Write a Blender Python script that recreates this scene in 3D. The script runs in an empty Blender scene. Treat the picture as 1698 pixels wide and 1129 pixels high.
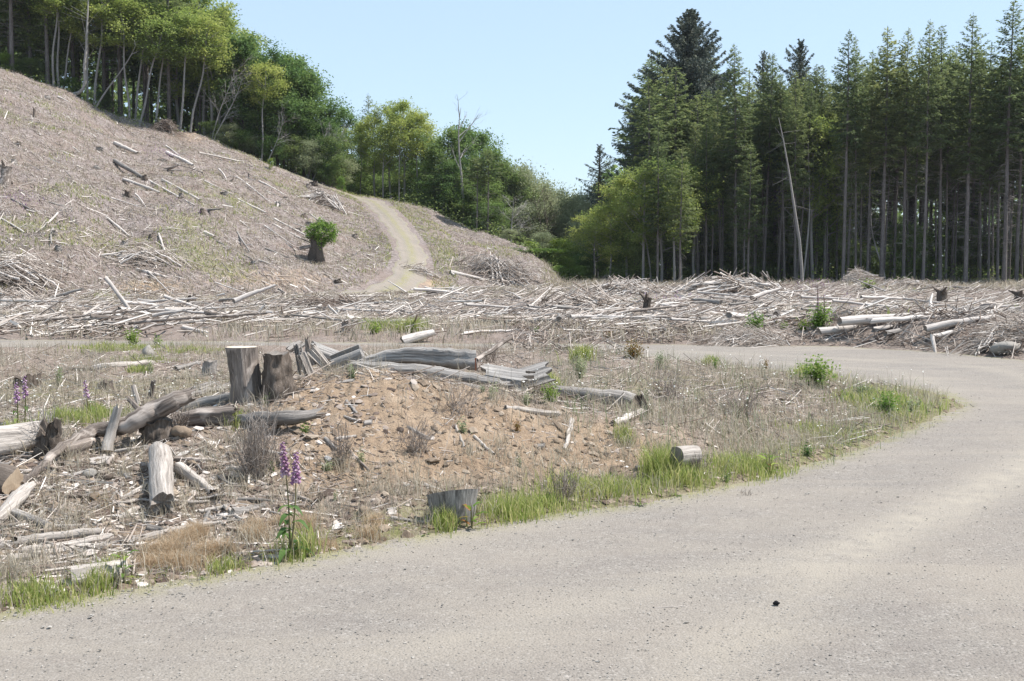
import bpy, math, random
import numpy as np
from mathutils import Vector, Matrix
R_ = math.radians
SC = bpy.context.scene
COL = SC.collection

# ------------------------------------------------------------------ camera, sky, sun, exposure
FPX, CX, CY, HZ, EYE = 2000.0, 849.0, 564.5, 440.0, 1.7      # focal length, centre and horizon row in photo pixels; eye height
PITCH = math.atan((CY - HZ) / FPX)
cam = bpy.data.cameras.new('camera'); cam.sensor_width = 36.0; cam.lens = FPX / 1698 * 36.0
cam.clip_start = 0.1; cam.clip_end = 12000
camo = bpy.data.objects.new('camera', cam); COL.objects.link(camo)
camo.location = (0, 0, EYE); camo.rotation_euler = (math.pi/2 - PITCH, 0, 0)
SC.camera = camo
SUN_EL, SUN_AZ = R_(58), R_(84)                # azimuth clockwise from +Y (view direction) towards +X (right)
w = bpy.data.worlds.new('World'); SC.world = w; w.use_nodes = True
nt = w.node_tree; bg = nt.nodes['Background']
sky = nt.nodes.new('ShaderNodeTexSky'); sky.sky_type = 'NISHITA'; sky.sun_disc = False
sky.sun_elevation = SUN_EL; sky.sun_rotation = SUN_AZ
sky.air_density = 0.9; sky.dust_density = 0.5; sky.ozone_density = 1.6; sky.altitude = 0
sm_ = nt.nodes.new('ShaderNodeMix'); sm_.data_type = 'RGBA'; sm_.inputs[0].default_value = .62; sm_.inputs[7].default_value = (3.15, 4.05, 4.9, 1)   # thin bright summer veil evens the sky out
nt.links.new(sky.outputs[0], sm_.inputs[6]); nt.links.new(sm_.outputs[2], bg.inputs[0]); bg.inputs[1].default_value = 0.12
sl = bpy.data.lights.new('sun', 'SUN'); sl.energy = 4.5; sl.angle = R_(0.53); sl.color = (1.0, 0.94, 0.885)
so = bpy.data.objects.new('sun', sl); COL.objects.link(so)
sd = Vector((math.sin(SUN_AZ)*math.cos(SUN_EL), math.cos(SUN_AZ)*math.cos(SUN_EL), math.sin(SUN_EL)))
so.rotation_euler = sd.to_track_quat('Z', 'Y').to_euler()
SC.view_settings.view_transform = 'Standard'; SC.view_settings.look = 'None'
SC.view_settings.gamma = 1.0; SC.view_settings.exposure = 0.82
SC.cycles.max_bounces = 6; SC.cycles.transparent_max_bounces = 4
SC.cycles.diffuse_bounces = 3; SC.cycles.use_denoising = True

HAZE = 0.00012
def row_z(py, d):                              # height of a point seen at photo row py, d metres ahead
    return EYE + d * math.tan(math.atan((CY - py)/FPX) - PITCH)
def at(px, py, d):                             # point seen at a photo pixel, at y = d
    v = (CY - py)/FPX
    yy = math.cos(PITCH) + v*math.sin(PITCH); zz = -math.sin(PITCH) + v*math.cos(PITCH)
    return Vector(((px - CX)/FPX/yy*d, d, EYE + zz/yy*d))
def proj(P):
    P = np.atleast_2d(P); y = P[:, 1]; z = P[:, 2] - EYE
    f = y*math.cos(PITCH) - z*math.sin(PITCH); u = y*math.sin(PITCH) + z*math.cos(PITCH)
    f = np.maximum(f, .01)
    return CX + FPX*P[:, 0]/f, CY - FPX*u/f

# ------------------------------------------------------------------ noise
def vnoise(x, y, seed=0):
    xi = np.floor(x).astype(np.int64); yi = np.floor(y).astype(np.int64); fx = x - xi; fy = y - yi
    fx = fx*fx*(3-2*fx); fy = fy*fy*(3-2*fy)
    def h(a, b):
        n = (a*374761393 + b*668265263 + seed*1442695041) & 0xffffffff
        n = ((n ^ (n >> 13)) * 1274126177) & 0xffffffff
        return ((n ^ (n >> 16)) & 0xffff) / 32767.5 - 1
    a, b, c, d = h(xi, yi), h(xi+1, yi), h(xi, yi+1), h(xi+1, yi+1)
    return a + (b-a)*fx + (c-a)*fy + (a-b-c+d)*fx*fy
def fbm(x, y, seed=0, octv=4):
    s = 0; a = 1; t = 0
    for k in range(octv):
        s = s + a*vnoise(x*2**k + 17.3*k, y*2**k - 9.1*k, seed+k); t += a; a *= .5
    return s/t
def sstep(a, b, x):
    t = np.clip((x-a)/(b-a), 0, 1); return t*t*(3-2*t)

# ------------------------------------------------------------------ terrain
def flat(px, py):
    p = at(px, py, 1.0); s = EYE/(EYE - p.z); return (p.x*s, s)
ISLE = [flat(*q) for q in [(-260,1085),(0,1018),(150,990),(350,958),(520,925),(700,888),(870,858),(1000,842),(1090,828),(1230,800),(1370,762),
        (1480,722),(1560,690),(1598,672),(1575,655),(1500,641),(1400,630),(1290,616),(1180,603),(1060,591),(940,582),(700,576),(340,576),(0,577),(-300,579)]]
ISLE += [(-40, 22), (-40, 3.0)]
ROAD = [flat(*q) for q in [(-700,558),(0,563),(340,566),(700,569),(1060,571),(1250,572),(1400,575),(1560,584),(1698,597),(1850,625)]]
ROAD += [(15, 15), (17, 8), (16, -2), (14, -8), (-14, -8), (-45, 0), (-60, 10), (-60, 26)]
def sdist(X, Y, poly):                         # signed distance, negative inside
    d = np.full(X.shape, 1e9); ins = np.zeros(X.shape, bool); n = len(poly)
    for i in range(n):
        (x1, y1), (x2, y2) = poly[i], poly[(i+1) % n]
        ex, ey = x2-x1, y2-y1
        t = np.clip(((X-x1)*ex + (Y-y1)*ey)/(ex*ex+ey*ey), 0, 1)
        d = np.minimum(d, (X-x1-t*ex)**2 + (Y-y1-t*ey)**2)
        c = ((y1 > Y) != (y2 > Y)) & (X < (x2-x1)*(Y-y1)/((y2-y1) if y2 != y1 else 1e-9) + x1)
        ins ^= c
    d = np.sqrt(d); return np.where(ins, -d, d)
def pdist(X, Y, pl):
    d = np.full(X.shape, 1e9)
    for i in range(len(pl)-1):
        (x1, y1), (x2, y2) = pl[i], pl[i+1]
        ex, ey = x2-x1, y2-y1
        t = np.clip(((X-x1)*ex + (Y-y1)*ey)/(ex*ex+ey*ey+1e-9), 0, 1)
        d = np.minimum(d, (X-x1-t*ex)**2 + (Y-y1-t*ey)**2)
    return np.sqrt(d)
HT = np.array([(-3000,-60,150,60),(-1200,-20,140,58),(-300,20,116,56),(0,105,110,57),(120,150,112,58),(210,200,113,60),(330,226,114,61),(450,272,116,64),
     (540,306,118,68),(600,327,119,71),(660,333,118,73),(700,343,116,76),(760,370,113,80),(820,392,108,84),(870,412,104,88),(910,440,99,91),(940,468,97,93)], float)
TX = np.linspace(-3000, 1400, 1101); K = np.hanning(13); K /= K.sum()
def tab(col, end):
    v = np.interp(TX, HT[:, 0], HT[:, col], right=end)
    return np.convolve(np.pad(v, 6, mode='edge'), K, 'valid')
HZt = np.array([row_z(p, d) for p, d in zip(HT[:, 1], HT[:, 2])]); HZt[-1] = 0.0
T_h = np.convolve(np.pad(np.interp(TX, HT[:, 0], HZt, right=0.0), 6, mode='edge'), K, 'valid')
T_dc, T_df = tab(2, 97), tab(3, 93)
def base_h(X, Y):                              # broad shape
    d = np.maximum(Y, 0.5); px = CX + FPX*X/d
    px = np.where(Y < 8, np.where(X < -20, -3000, 1400), px)
    hc = np.interp(px, TX, T_h); dc = np.interp(px, TX, T_dc); df = np.interp(px, TX, T_df)
    t = (Y-df)/(dc-df)
    tc = np.clip(t, 0, 1)
    hill = hc*(0.9*tc + 0.1*np.sin(tc*math.pi/2))*sstep(-.02, .14, tc)
    over = np.maximum(Y-dc, 0)
    slope = np.interp(px, [-3000, 250, 480, 600, 800, 940], [.12, .10, .02, -.06, -.06, 0])
    back = slope*np.minimum(over, 70)
    h = np.where(t > 0, hill + back, 0)
    h = np.maximum(h, np.where(px > 560, -.5, -9))
    # mound of tan soil on the island
    def g(cx, cy, sx, sn, sf, a, rot=0):
        dx, dy = X-cx, Y-cy
        c, s = math.cos(rot), math.sin(rot); dx, dy = c*dx+s*dy, -s*dx+c*dy
        return a*np.exp(-.5*((dx/sx)**2 + (dy/np.where(dy < 0, sn, sf))**2))
    h = h + g(-1.35, 11.2, 1.1, 1.25, 1.5, .47) + g(.2, 11.5, 1.3, 1.1, 1.3, .13) + g(-3.6, 9.6, 1.5, .9, 1.2, .14) + g(-5.5, 10.5, 1.5, 1.0, 1.5, .10)
    # low berm of debris beyond the road
    o = sdist(X, Y, ROAD)
    bx = sstep(1150, 1500, px)
    h = h + np.where((Y > 20) & (Y < 60), sstep(0, 1.6, o)*(1-sstep(2.5, 9, o))*(.12 + .42*bx), 0)
    h = h + np.where((Y > 24), sstep(1, 6, o)*fbm(X/7, Y/7, 5, 3)*.28*(1-sstep(70, 100, Y)), 0)
    return h
# hill track centreline, found on the broad terrain
def hit0(px, py, f=base_h, lo=1.5, hi=600):
    r = np.geomspace(lo, hi, 3000); a = at(px, py, 1.0)
    X = a.x*r; Z = EYE + (a.z-EYE)*r
    k = np.nonzero(Z <= f(X, r))[0]
    k = k[0] if len(k) else len(r)-1
    return (X[k], r[k], float(f(X[k:k+1], r[k:k+1])[0]))
TRACK = [hit0(*q)[:2] for q in [(560,489),(640,484),(668,468),(681,448),(684,425),(676,402),(660,378),(640,354),(616,334),(596,329.5)]]
tp = [np.array(TRACK[0])]
for i in range(len(TRACK)-1):                  # Catmull-Rom
    p0 = np.array(TRACK[max(i-1, 0)]); p1 = np.array(TRACK[i]); p2 = np.array(TRACK[i+1]); p3 = np.array(TRACK[min(i+2, len(TRACK)-1)])
    for k in range(1, 13):
        t = k/12; tp.append(.5*((2*p1)+(-p0+p2)*t+(2*p0-5*p1+4*p2-p3)*t*t+(-p0+3*p1-3*p2+p3)*t**3))
e = tp[-1] - tp[-6]; e /= np.linalg.norm(e)
tp += [tp[-1] + e*k for k in range(1, 9)]
TRK = [tuple(p) for p in tp]
CROSS = [hit0(*q)[:2] for q in [(-60,516),(60,512),(180,506),(300,501),(420,496),(540,490),(640,484)]]

def road_sd(X, Y):                             # signed distance to the gravel road, negative on it
    return np.maximum(sdist(X, Y, ROAD), -sdist(X, Y, ISLE))
def full_h(X, Y):
    h = base_h(X, Y)
    r = road_sd(X, Y)
    tk = pdist(X, Y, TRK)
    rough = sstep(.0, .5, r)*sstep(1.2, 2.6, tk)
    dist = np.hypot(X, Y)
    n = fbm(X*1.3, Y*1.3, 11, 4)*.07 + fbm(X*5, Y*5, 21, 3)*.05*(1-sstep(30, 60, dist)) + fbm(X*15, Y*15, 31, 3)*.032*(1-sstep(14, 30, dist))
    n = n + fbm(X/5, Y/5, 41, 4)*.55*sstep(55, 75, dist) + fbm(X/1.6, Y/1.6, 43, 3)*.26*sstep(50, 70, dist)
    h = h + n*rough
    isl = sdist(X, Y, ISLE)
    h = h + .12*sstep(0, 2.2, -isl)
    edge = r + .12*fbm(X*2.2, Y*2.2, 71, 3)
    h = h - .05*(1-sstep(-.10, .10, edge)) + .012
    return h
ANG = np.radians(np.concatenate([np.arange(-180, -36, 3.0), np.arange(-36, -26, .4), np.arange(-26, 26, .085), np.arange(26, 36, .4), np.arange(36, 180.1, 3.0)]))
RAD = np.concatenate([np.geomspace(.3, 4, 40)[:-1], np.geomspace(4, 30, 420)[:-1], np.geomspace(30, 170, 400)[:-1], np.geomspace(170, 6000, 40)])
AG, RG = np.meshgrid(ANG, RAD)
GX, GY = RG*np.sin(AG), RG*np.cos(AG)
GZ = full_h(GX.ravel(), GY.ravel()).reshape(GX.shape)
LR = np.log(RAD)
def ground(x, y):                              # height of the built ground sheet
    x = np.atleast_1d(np.asarray(x, float)); y = np.atleast_1d(np.asarray(y, float))
    a = np.arctan2(x, y); r = np.log(np.maximum(np.hypot(x, y), RAD[0]))
    j = np.clip(np.searchsorted(ANG, a)-1, 0, len(ANG)-2); i = np.clip(np.searchsorted(LR, r)-1, 0, len(LR)-2)
    fa = (a-ANG[j])/(ANG[j+1]-ANG[j]); fr = np.clip((np.exp(r)-RAD[i])/(RAD[i+1]-RAD[i]), 0, 1)
    return (GZ[i, j]*(1-fa)*(1-fr) + GZ[i, j+1]*fa*(1-fr) + GZ[i+1, j]*(1-fa)*fr + GZ[i+1, j+1]*fa*fr)
def gz(x, y): return float(ground(x, y)[0])
def hit(px, py):                               # the ground point seen at a photo pixel
    r = np.geomspace(3, 400, 2500); a = at(px, py, 1.0)
    X = a.x*r; Z = EYE + (a.z-EYE)*r; g = ground(X, r)
    k = np.nonzero(Z <= g)[0]; k = k[0] if len(k) else len(r)-1
    if road_sd(X[k:k+1], r[k:k+1])[0] < -.06 and r[k] < 40:        # on the road: stand on its own sheet
        x_, y_ = flat(px, py); return Vector((x_, y_, .002))
    return Vector((X[k], r[k], g[k]))

# ------------------------------------------------------------------ mesh builder
class MB:
    def __init__(s): s.V = []; s.W = []; s.R = []; s.F4 = []; s.F3 = []; s.M4 = []; s.M3 = []; s.n = 0
    def add(s, V, F4=None, F3=None, W=None, rnd=.5, m=0):
        V = np.asarray(V, float).reshape(-1, 3); n = len(V)
        s.V.append(V); s.W.append(V if W is None else np.asarray(W, float).reshape(-1, 3))
        s.R.append(np.full(n, rnd) if np.isscalar(rnd) else np.asarray(rnd, float))
        if F4 is not None and len(F4):
            F4 = np.asarray(F4, int)+s.n; s.F4.append(F4); s.M4.append(np.full(len(F4), m))
        if F3 is not None and len(F3):
            F3 = np.asarray(F3, int)+s.n; s.F3.append(F3); s.M3.append(np.full(len(F3), m))
        s.n += n
    def tube(s, P, Rr, seg=8, rng=None, rough=0., cap=(True, True), rnd=.5, m=0, capm=None, flat_=1.0, ridges=0):
        P = np.asarray(P, float); n = len(P); Rr = np.full(n, Rr) if np.isscalar(Rr) else np.asarray(Rr, float)
        T = np.gradient(P, axis=0); T /= np.linalg.norm(T, axis=1)[:, None]+1e-9
        ref = np.array([0, 0, 1.]) if abs(T[0][2]) < .9 else np.array([1., 0, 0])
        th = np.arange(seg)*2*math.pi/seg
        L = np.concatenate([[0], np.cumsum(np.linalg.norm(np.diff(P, axis=0), axis=1))])
        V = []; W = []
        ph = (rng or random).random()*50
        for i in range(n):
            N = ref - T[i]*np.dot(ref, T[i]); N /= np.linalg.norm(N)+1e-9; B = np.cross(T[i], N); ref = N
            rr = Rr[i]*np.ones(seg)
            if rough: rr = rr*(1 + rough*(np.sin(2*th+ph+L[i]*1.7) + .7*np.sin(3*th-ph*2+L[i]*2.9) + .5*np.sin(5*th+ph*3+L[i]*4.1) + .4*np.sin(7*th-ph)))
            if ridges: rr = rr*(1 + ridges*(vnoise(th*seg/6.28*.45+ph, L[i]*1.5+ph+0*th, 3) + .6*vnoise(th*seg/6.28*.9+ph, L[i]*2.5+ph+0*th, 4)))
            V.append(P[i] + (np.cos(th)*rr)[:, None]*N*flat_ + (np.sin(th)*rr)[:, None]*B)
            W.append(np.stack([np.cos(th)*rr+ph, np.sin(th)*rr, np.full(seg, L[i])+ph], 1))
        F = []
        for i in range(n-1):
            a = np.arange(seg)+i*seg; b = (np.arange(seg)+1) % seg+i*seg
            F.append(np.stack([a, b, b+seg, a+seg], 1))
        s.add(np.concatenate(V), F4=np.concatenate(F), W=np.concatenate(W), rnd=rnd, m=m)
        for e, on in ((0, cap[0]), (n-1, cap[1])):
            if on:
                Vc = np.vstack([V[e], V[e].mean(0)]); a = np.arange(seg); b = (a+1) % seg
                f = np.stack([b, a, np.full(seg, seg)], 1) if e == 0 else np.stack([a, b, np.full(seg, seg)], 1)
                Wc = np.vstack([W[e], W[e].mean(0)])
                s.add(Vc, F3=f, W=Wc, rnd=rnd, m=m if capm is None else capm)
    def leaves(s, C, size, rng, up=.3, rnd=None, aspect=.6, D=None):
        C = np.asarray(C, float); n = len(C)
        if n == 0: return
        if D is None: D = rng.normal(size=(n, 3)); D[:, 2] *= .6
        D = D/(np.linalg.norm(D, axis=1)[:, None]+1e-9)
        N = rng.normal(size=(n, 3)); N[:, 2] += up*2
        S = np.cross(D, N); S /= np.linalg.norm(S, axis=1)[:, None]+1e-9
        sz = size*(.6+.8*rng.random(n))[:, None] if np.isscalar(size) else np.asarray(size)[:, None]
        a = C - D*sz*.5; b = C + D*sz*.5; w_ = S*sz*.5*aspect
        sag = np.array([0, 0, -1.])*sz*.08
        V = np.stack([a, C-w_, b+sag, C+w_], 1).reshape(-1, 3)
        F = np.arange(n*4).reshape(n, 4)
        r = rng.random(n) if rnd is None else rnd
        s.add(V, F4=F, rnd=np.repeat(r, 4))
    def sticks(s, A, B, r, rnd):               # many thin three-sided sticks A->B
        A = np.asarray(A, float); B = np.asarray(B, float); n = len(A)
        if n == 0: return
        D = B-A; L = np.linalg.norm(D, axis=1)[:, None]; D = D/(L+1e-9)
        ref = np.where(np.abs(D[:, 2:3]) < .9, np.array([[0, 0, 1.]]), np.array([[1., 0, 0]]))
        N = np.cross(D, ref); N /= np.linalg.norm(N, axis=1)[:, None]+1e-9; M = np.cross(D, N)
        r = (np.full(n, r) if np.isscalar(r) else r)[:, None]
        V = np.zeros((n, 6, 3)); W = np.zeros((n, 6, 3))
        for k in range(3):
            t = k*2*math.pi/3; o = (N*math.cos(t)+M*math.sin(t))*r
            V[:, k] = A+o; V[:, k+3] = B+o*.6
            W[:, k] = np.hstack([o[:, :2]*1.0+n, A[:, :1]]); W[:, k+3] = np.hstack([o[:, :2]+n, A[:, :1]+L])
        b = (np.arange(n)*6)[:, None]
        F = np.concatenate([b+np.array([[k, (k+1) % 3, (k+1) % 3+3, k+3]]) for k in range(3)])
        F3 = np.concatenate([b+np.array([[2, 1, 0]]), b+np.array([[3, 4, 5]])])
        s.add(V.reshape(-1, 3), F4=F, F3=F3, W=W.reshape(-1, 3), rnd=np.repeat(rnd, 6))
    def blades(s, P, h, wd, lean, rnd, rng):   # grass blades: bent, two faces
        P = np.asarray(P, float); n = len(P)
        if n == 0: return
        a = rng.random(n)*6.283; wv = np.stack([np.cos(a), np.sin(a), 0*a], 1)*wd[:, None]*.5
        l = rng.random(n)*6.283; lv = np.stack([np.cos(l), np.sin(l), 0*l], 1)*(lean*h)[:, None]
        up = np.array([0, 0, 1.])*h[:, None]
        V = np.stack([P-wv, P+wv, P+up*.55+lv*.3+wv*.7, P+up*.55+lv*.3-wv*.7, P+up*(1-.25*lean[:, None])+lv], 1)
        b = (np.arange(n)*5)[:, None]
        s.add(V.reshape(-1, 3), F4=b+np.array([[0, 1, 2, 3]]), F3=b+np.array([[3, 2, 4]]), rnd=np.repeat(rnd, 5))
    def rocks(s, C, size, rng, rnd=None, flat_=.6, grad=None):
        n = len(C); o = np.array([[1,0,0],[-1,0,0],[0,1,0],[0,-1,0],[0,0,1],[0,0,-1],[.6,.6,.5],[-.6,.6,.5],[-.6,-.6,.5],[.6,-.6,.5]], float)
        f = np.array([[0,6,9],[0,2,6],[2,7,6],[2,1,7],[1,8,7],[1,3,8],[3,9,8],[3,0,9],[6,7,4],[7,8,4],[8,9,4],[9,6,4],[2,0,5],[1,2,5],[3,1,5],[0,3,5]])
        V = o[None]*(size[:, None, None])*(.65+.7*rng.random((n, 10, 1)))*np.concatenate([.7+.8*rng.random((n, 1, 2)), np.full((n, 1, 1), flat_)], 2)
        a = rng.random(n)*6.28; c, s_ = np.cos(a)[:, None], np.sin(a)[:, None]
        V = np.stack([V[:, :, 0]*c-V[:, :, 1]*s_, V[:, :, 0]*s_+V[:, :, 1]*c, V[:, :, 2]], 2)
        if grad is not None: V[:, :, 2] += V[:, :, 0]*grad[0][:, None]+V[:, :, 1]*grad[1][:, None]
        V = V + np.asarray(C)[:, None]
        F = (np.arange(n)*10)[:, None, None]+f[None]
        s.add(V.reshape(-1, 3), F3=F.reshape(-1, 3), rnd=np.repeat(rng.random(n) if rnd is None else rnd, 10))
    def mesh(s, name, mats, smooth=False):
        me = bpy.data.meshes.new(name)
        V = np.concatenate(s.V); W = np.concatenate(s.W); Rn = np.concatenate(s.R)
        F4 = np.concatenate(s.F4) if s.F4 else np.zeros((0, 4), int); F3 = np.concatenate(s.F3) if s.F3 else np.zeros((0, 3), int)
        me.vertices.add(len(V)); me.vertices.foreach_set('co', V.astype(np.float32).ravel())
        me.loops.add(len(F4)*4+len(F3)*3)
        me.loops.foreach_set('vertex_index', np.concatenate([F4.ravel(), F3.ravel()]).astype(np.int32))
        me.polygons.add(len(F4)+len(F3))
        st = np.concatenate([np.arange(len(F4))*4, len(F4)*4+np.arange(len(F3))*3]).astype(np.int32)
        me.polygons.foreach_set('loop_start', st)
        mi = np.concatenate(([np.concatenate(s.M4)] if s.M4 else [])+([np.concatenate(s.M3)] if s.M3 else [])).astype(np.int32)
        me.polygons.foreach_set('material_index', mi)
        me.polygons.foreach_set('use_smooth', np.full(len(st), smooth))
        a = me.attributes.new('wuv', 'FLOAT_VECTOR', 'POINT'); a.data.foreach_set('vector', W.astype(np.float32).ravel())
        a = me.attributes.new('rnd', 'FLOAT', 'POINT'); a.data.foreach_set('value', Rn.astype(np.float32))
        me.update(calc_edges=True)
        for m in (mats if isinstance(mats, (list, tuple)) else [mats]): me.materials.append(m)
        return me
    def build(s, name, mats, parent=None, smooth=False):
        return link(name, s.mesh(name, mats, smooth), parent)
def link(name, data, parent=None):
    try: o = bpy.data.objects.new(name, data)
    except MemoryError: o = bpy.data.objects.new(name, data)   # Blender's wrapper allocation now and then fails once
    COL.objects.link(o)
    if parent is not None: o.parent = parent
    return o
ALL = []
def tag(o, label, cat, group=None, kind=None):
    if label: o['label'] = label
    if cat: o['category'] = cat
    if group: o['group'] = group
    if kind: o['kind'] = kind
    ALL.append(o); return o
def empty(name, loc, label=None, cat=None, group=None, rz=0.):
    o = link(name, None); o.location = loc; o.rotation_euler = (0, 0, rz); o.empty_display_size = .2
    return tag(o, label, cat, group)
KIDS = {}
def thing(name, loc, parts, label, cat, group=None, rot=(0, 0, 0), scale=1.0):
    """parts: list of (part name, mesh[, subparts]); copies share mesh data"""
    o = link(name, None); o.location = loc; o.rotation_euler = rot; o.empty_display_size = .2
    o.scale = (scale,)*3 if np.isscalar(scale) else scale
    tag(o, label, cat, group)
    for p in parts:
        c = link(p[0], p[1], o)
        for q in (p[2] if len(p) > 2 else []): link(q[0], q[1], c)
    return o

# ------------------------------------------------------------------ materials
def mat_base(name):
    m = bpy.data.materials.new(name); m.use_nodes = True; n = m.node_tree; n.nodes.clear()
    o = n.nodes.new('ShaderNodeOutputMaterial'); return m, n, o
def N(n, t, **k):
    x = n.nodes.new(t)
    for a, b in k.items():
        if a.startswith('i_'): x.inputs[a[2:].replace('_', ' ')].default_value = b
        else: setattr(x, a, b)
    return x
def ramp(n, src, stops):
    r = n.nodes.new('ShaderNodeValToRGB'); e = r.color_ramp.elements
    while len(e) < len(stops): e.new(.5)
    for k, (p, c) in enumerate(stops): e[k].position = p; e[k].color = (*c, 1)
    n.links.new(src, r.inputs[0]); return r.outputs[0]
def mix(n, f, a, b, bt='MIX'):
    x = n.nodes.new('ShaderNodeMix'); x.data_type = 'RGBA'; x.blend_type = bt
    for s, i in ((f, 0), (a, 6), (b, 7)):
        if isinstance(s, (int, float)): x.inputs[i].default_value = s
        elif isinstance(s, tuple): x.inputs[i].default_value = (*s, 1)
        else: n.links.new(s, x.inputs[i])
    return x.outputs[2]
def mth(n, op, a, b=0.5, clamp=False):
    x = n.nodes.new('ShaderNodeMath'); x.operation = op; x.use_clamp = clamp
    for i, s in enumerate((a, b)):
        if isinstance(s, (int, float)): x.inputs[i].default_value = s
        else: n.links.new(s, x.inputs[i])
    return x.outputs[0]
def noise(n, vec, scale, detail=6, rough=.6, dist=0.):
    x = N(n, 'ShaderNodeTexNoise', i_Scale=scale, i_Detail=detail, i_Roughness=rough, i_Distortion=dist)
    n.links.new(vec, x.inputs['Vector']); return x.outputs['Fac']
def mapping(n, vec, sc):
    x = n.nodes.new('ShaderNodeMapping'); x.inputs['Scale'].default_value = sc; n.links.new(vec, x.inputs[0]); return x.outputs[0]
def attr(n, name): return N(n, 'ShaderNodeAttribute', attribute_name=name)
def finish(n, o, col, rough=.85, bump=None, bs=.5, bd=.02, spec=.2):
    p = N(n, 'ShaderNodeBsdfPrincipled', i_Roughness=rough); p.inputs['Specular IOR Level'].default_value = spec
    n.links.new(col, p.inputs['Base Color'])
    if bump is not None:
        b = N(n, 'ShaderNodeBump', i_Strength=bs, i_Distance=bd); n.links.new(bump, b.inputs['Height']); n.links.new(b.outputs[0], p.inputs['Normal'])
    n.links.new(p.outputs[0], o.inputs[0])
def wood(name, dark, mid, light, gs=14., stretch=.05, crack=.42, var=.35, bd=.012, blotch=None):
    m, n, o = mat_base(name)
    a = attr(n, 'wuv').outputs['Vector']; oi = n.nodes.new('ShaderNodeObjectInfo').outputs['Random']
    mv = mapping(n, a, (1, 1, stretch)); g = noise(n, mv, gs*4.2, 8, .7); g2 = noise(n, mapping(n, a, (1, 1, .25)), gs*.35, 4, .6)
    c = ramp(n, g, [(crack-.08, dark), (crack+.01, tuple(.75*x for x in mid)), (crack+.08, mid), (.64, light)])
    c2 = ramp(n, g2, [(.3, tuple(.62*x for x in mid)), (.6, light)])
    c = mix(n, .3, c, c2)
    if blotch:
        bl = ramp(n, noise(n, a, gs*.3, 3, .5, 1.), [(.52, (0, 0, 0)), (.6, (1, 1, 1))]); c = mix(n, bl, c, blotch)
    rr = attr(n, 'rnd').outputs['Fac']
    v = mth(n, 'ADD', mth(n, 'MULTIPLY', mth(n, 'ADD', oi, rr), var), 1.0-var)
    hsv = n.nodes.new('ShaderNodeHueSaturation'); n.links.new(v, hsv.inputs['Value']); n.links.new(c, hsv.inputs['Color'])
    finish(n, o, hsv.outputs[0], .85, g, .9, bd, .15)
    return m
M = {}
M['bleached'] = wood('weathered_wood', (.09, .075, .065), (.33, .295, .262), (.55, .51, .465))
M['sun_bleached'] = wood('sun_bleached_wood', (.12, .10, .09), (.45, .41, .375), (.70, .655, .61))
M['grey'] = wood('grey_wood', (.045, .04, .038), (.20, .185, .17), (.38, .355, .33), gs=11, crack=.45)
M['brown'] = wood('brown_wood', (.025, .018, .015), (.17, .14, .12), (.40, .355, .315), gs=12, crack=.47, blotch=(.42, .37, .33))
M['bark'] = wood('dark_bark', (.02, .016, .013), (.085, .068, .055), (.19, .16, .135), gs=8, stretch=.2)
M['fir_bark'] = wood('conifer_bark', (.03, .025, .022), (.12, .105, .098), (.25, .225, .21), gs=7, stretch=.15, var=.3)
M['alder_bark'] = wood('alder_bark', (.07, .06, .055), (.24, .225, .21), (.42, .40, .375), gs=5, stretch=1.2, var=.3)
M['silver'] = wood('split_wood_silver', (.035, .032, .03), (.27, .255, .24), (.50, .48, .45), gs=11, stretch=.035, crack=.465)
def ringmat(name, base, dark):
    m, n, o = mat_base(name); a = attr(n, 'wuv').outputs['Vector']
    wv = N(n, 'ShaderNodeTexWave', wave_type='RINGS', rings_direction='Z'); wv.inputs['Scale'].default_value = 18; wv.inputs['Distortion'].default_value = 3; wv.inputs['Detail'].default_value = 2
    n.links.new(a, wv.inputs[0])
    f = noise(n, a, 14, 5, .6)
    c = mix(n, .25, base, ramp(n, wv.outputs['Fac'], [(0, dark), (1, base)])); c = mix(n, ramp(n, f, [(.35, (0, 0, 0)), (.75, (.7, .7, .7))]), c, dark)
    finish(n, o, c, .85, f, .5, .01); return m
M['twig'] = wood('dead_twigs', (.16, .14, .12), (.28, .25, .23), (.42, .39, .36))
M['cut'] = ringmat('sawn_wood', (.50, .40, .29), (.25, .18, .12))
M['cut_pale'] = ringmat('sawn_wood_bleached', (.62, .55, .45), (.40, .33, .26))
M['cut_grey'] = ringmat('sawn_wood_grey', (.27, .24, .21), (.10, .085, .075))
def leafmat(name, c1, c2, c3, trans=.3, ovar=.35):
    m, n, o = mat_base(name); r = attr(n, 'rnd').outputs['Fac']; oi = n.nodes.new('ShaderNodeObjectInfo').outputs['Random']
    c = ramp(n, r, [(0., c1), (.55, c2), (1., c3)])
    h = n.nodes.new('ShaderNodeHueSaturation'); n.links.new(c, h.inputs['Color'])
    n.links.new(mth(n, 'ADD', mth(n, 'MULTIPLY', oi, ovar), 1-ovar/2), h.inputs['Value'])
    n.links.new(mth(n, 'ADD', mth(n, 'MULTIPLY', oi, -.035), .515), h.inputs['Hue'])
    d = N(n, 'ShaderNodeBsdfPrincipled', i_Roughness=.6); d.inputs['Specular IOR Level'].default_value = .25
    t = n.nodes.new('ShaderNodeBsdfTranslucent'); mx = N(n, 'ShaderNodeMixShader'); mx.inputs[0].default_value = trans
    n.links.new(h.outputs[0], d.inputs['Base Color']); n.links.new(h.outputs[0], t.inputs[0])
    n.links.new(d.outputs[0], mx.inputs[1]); n.links.new(t.outputs[0], mx.inputs[2]); n.links.new(mx.outputs[0], o.inputs[0]); return m
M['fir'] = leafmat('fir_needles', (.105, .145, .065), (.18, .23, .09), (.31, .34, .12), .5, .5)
M['spruce'] = leafmat('spruce_needles', (.065, .09, .08), (.105, .135, .105), (.20, .20, .13), .35)
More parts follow.
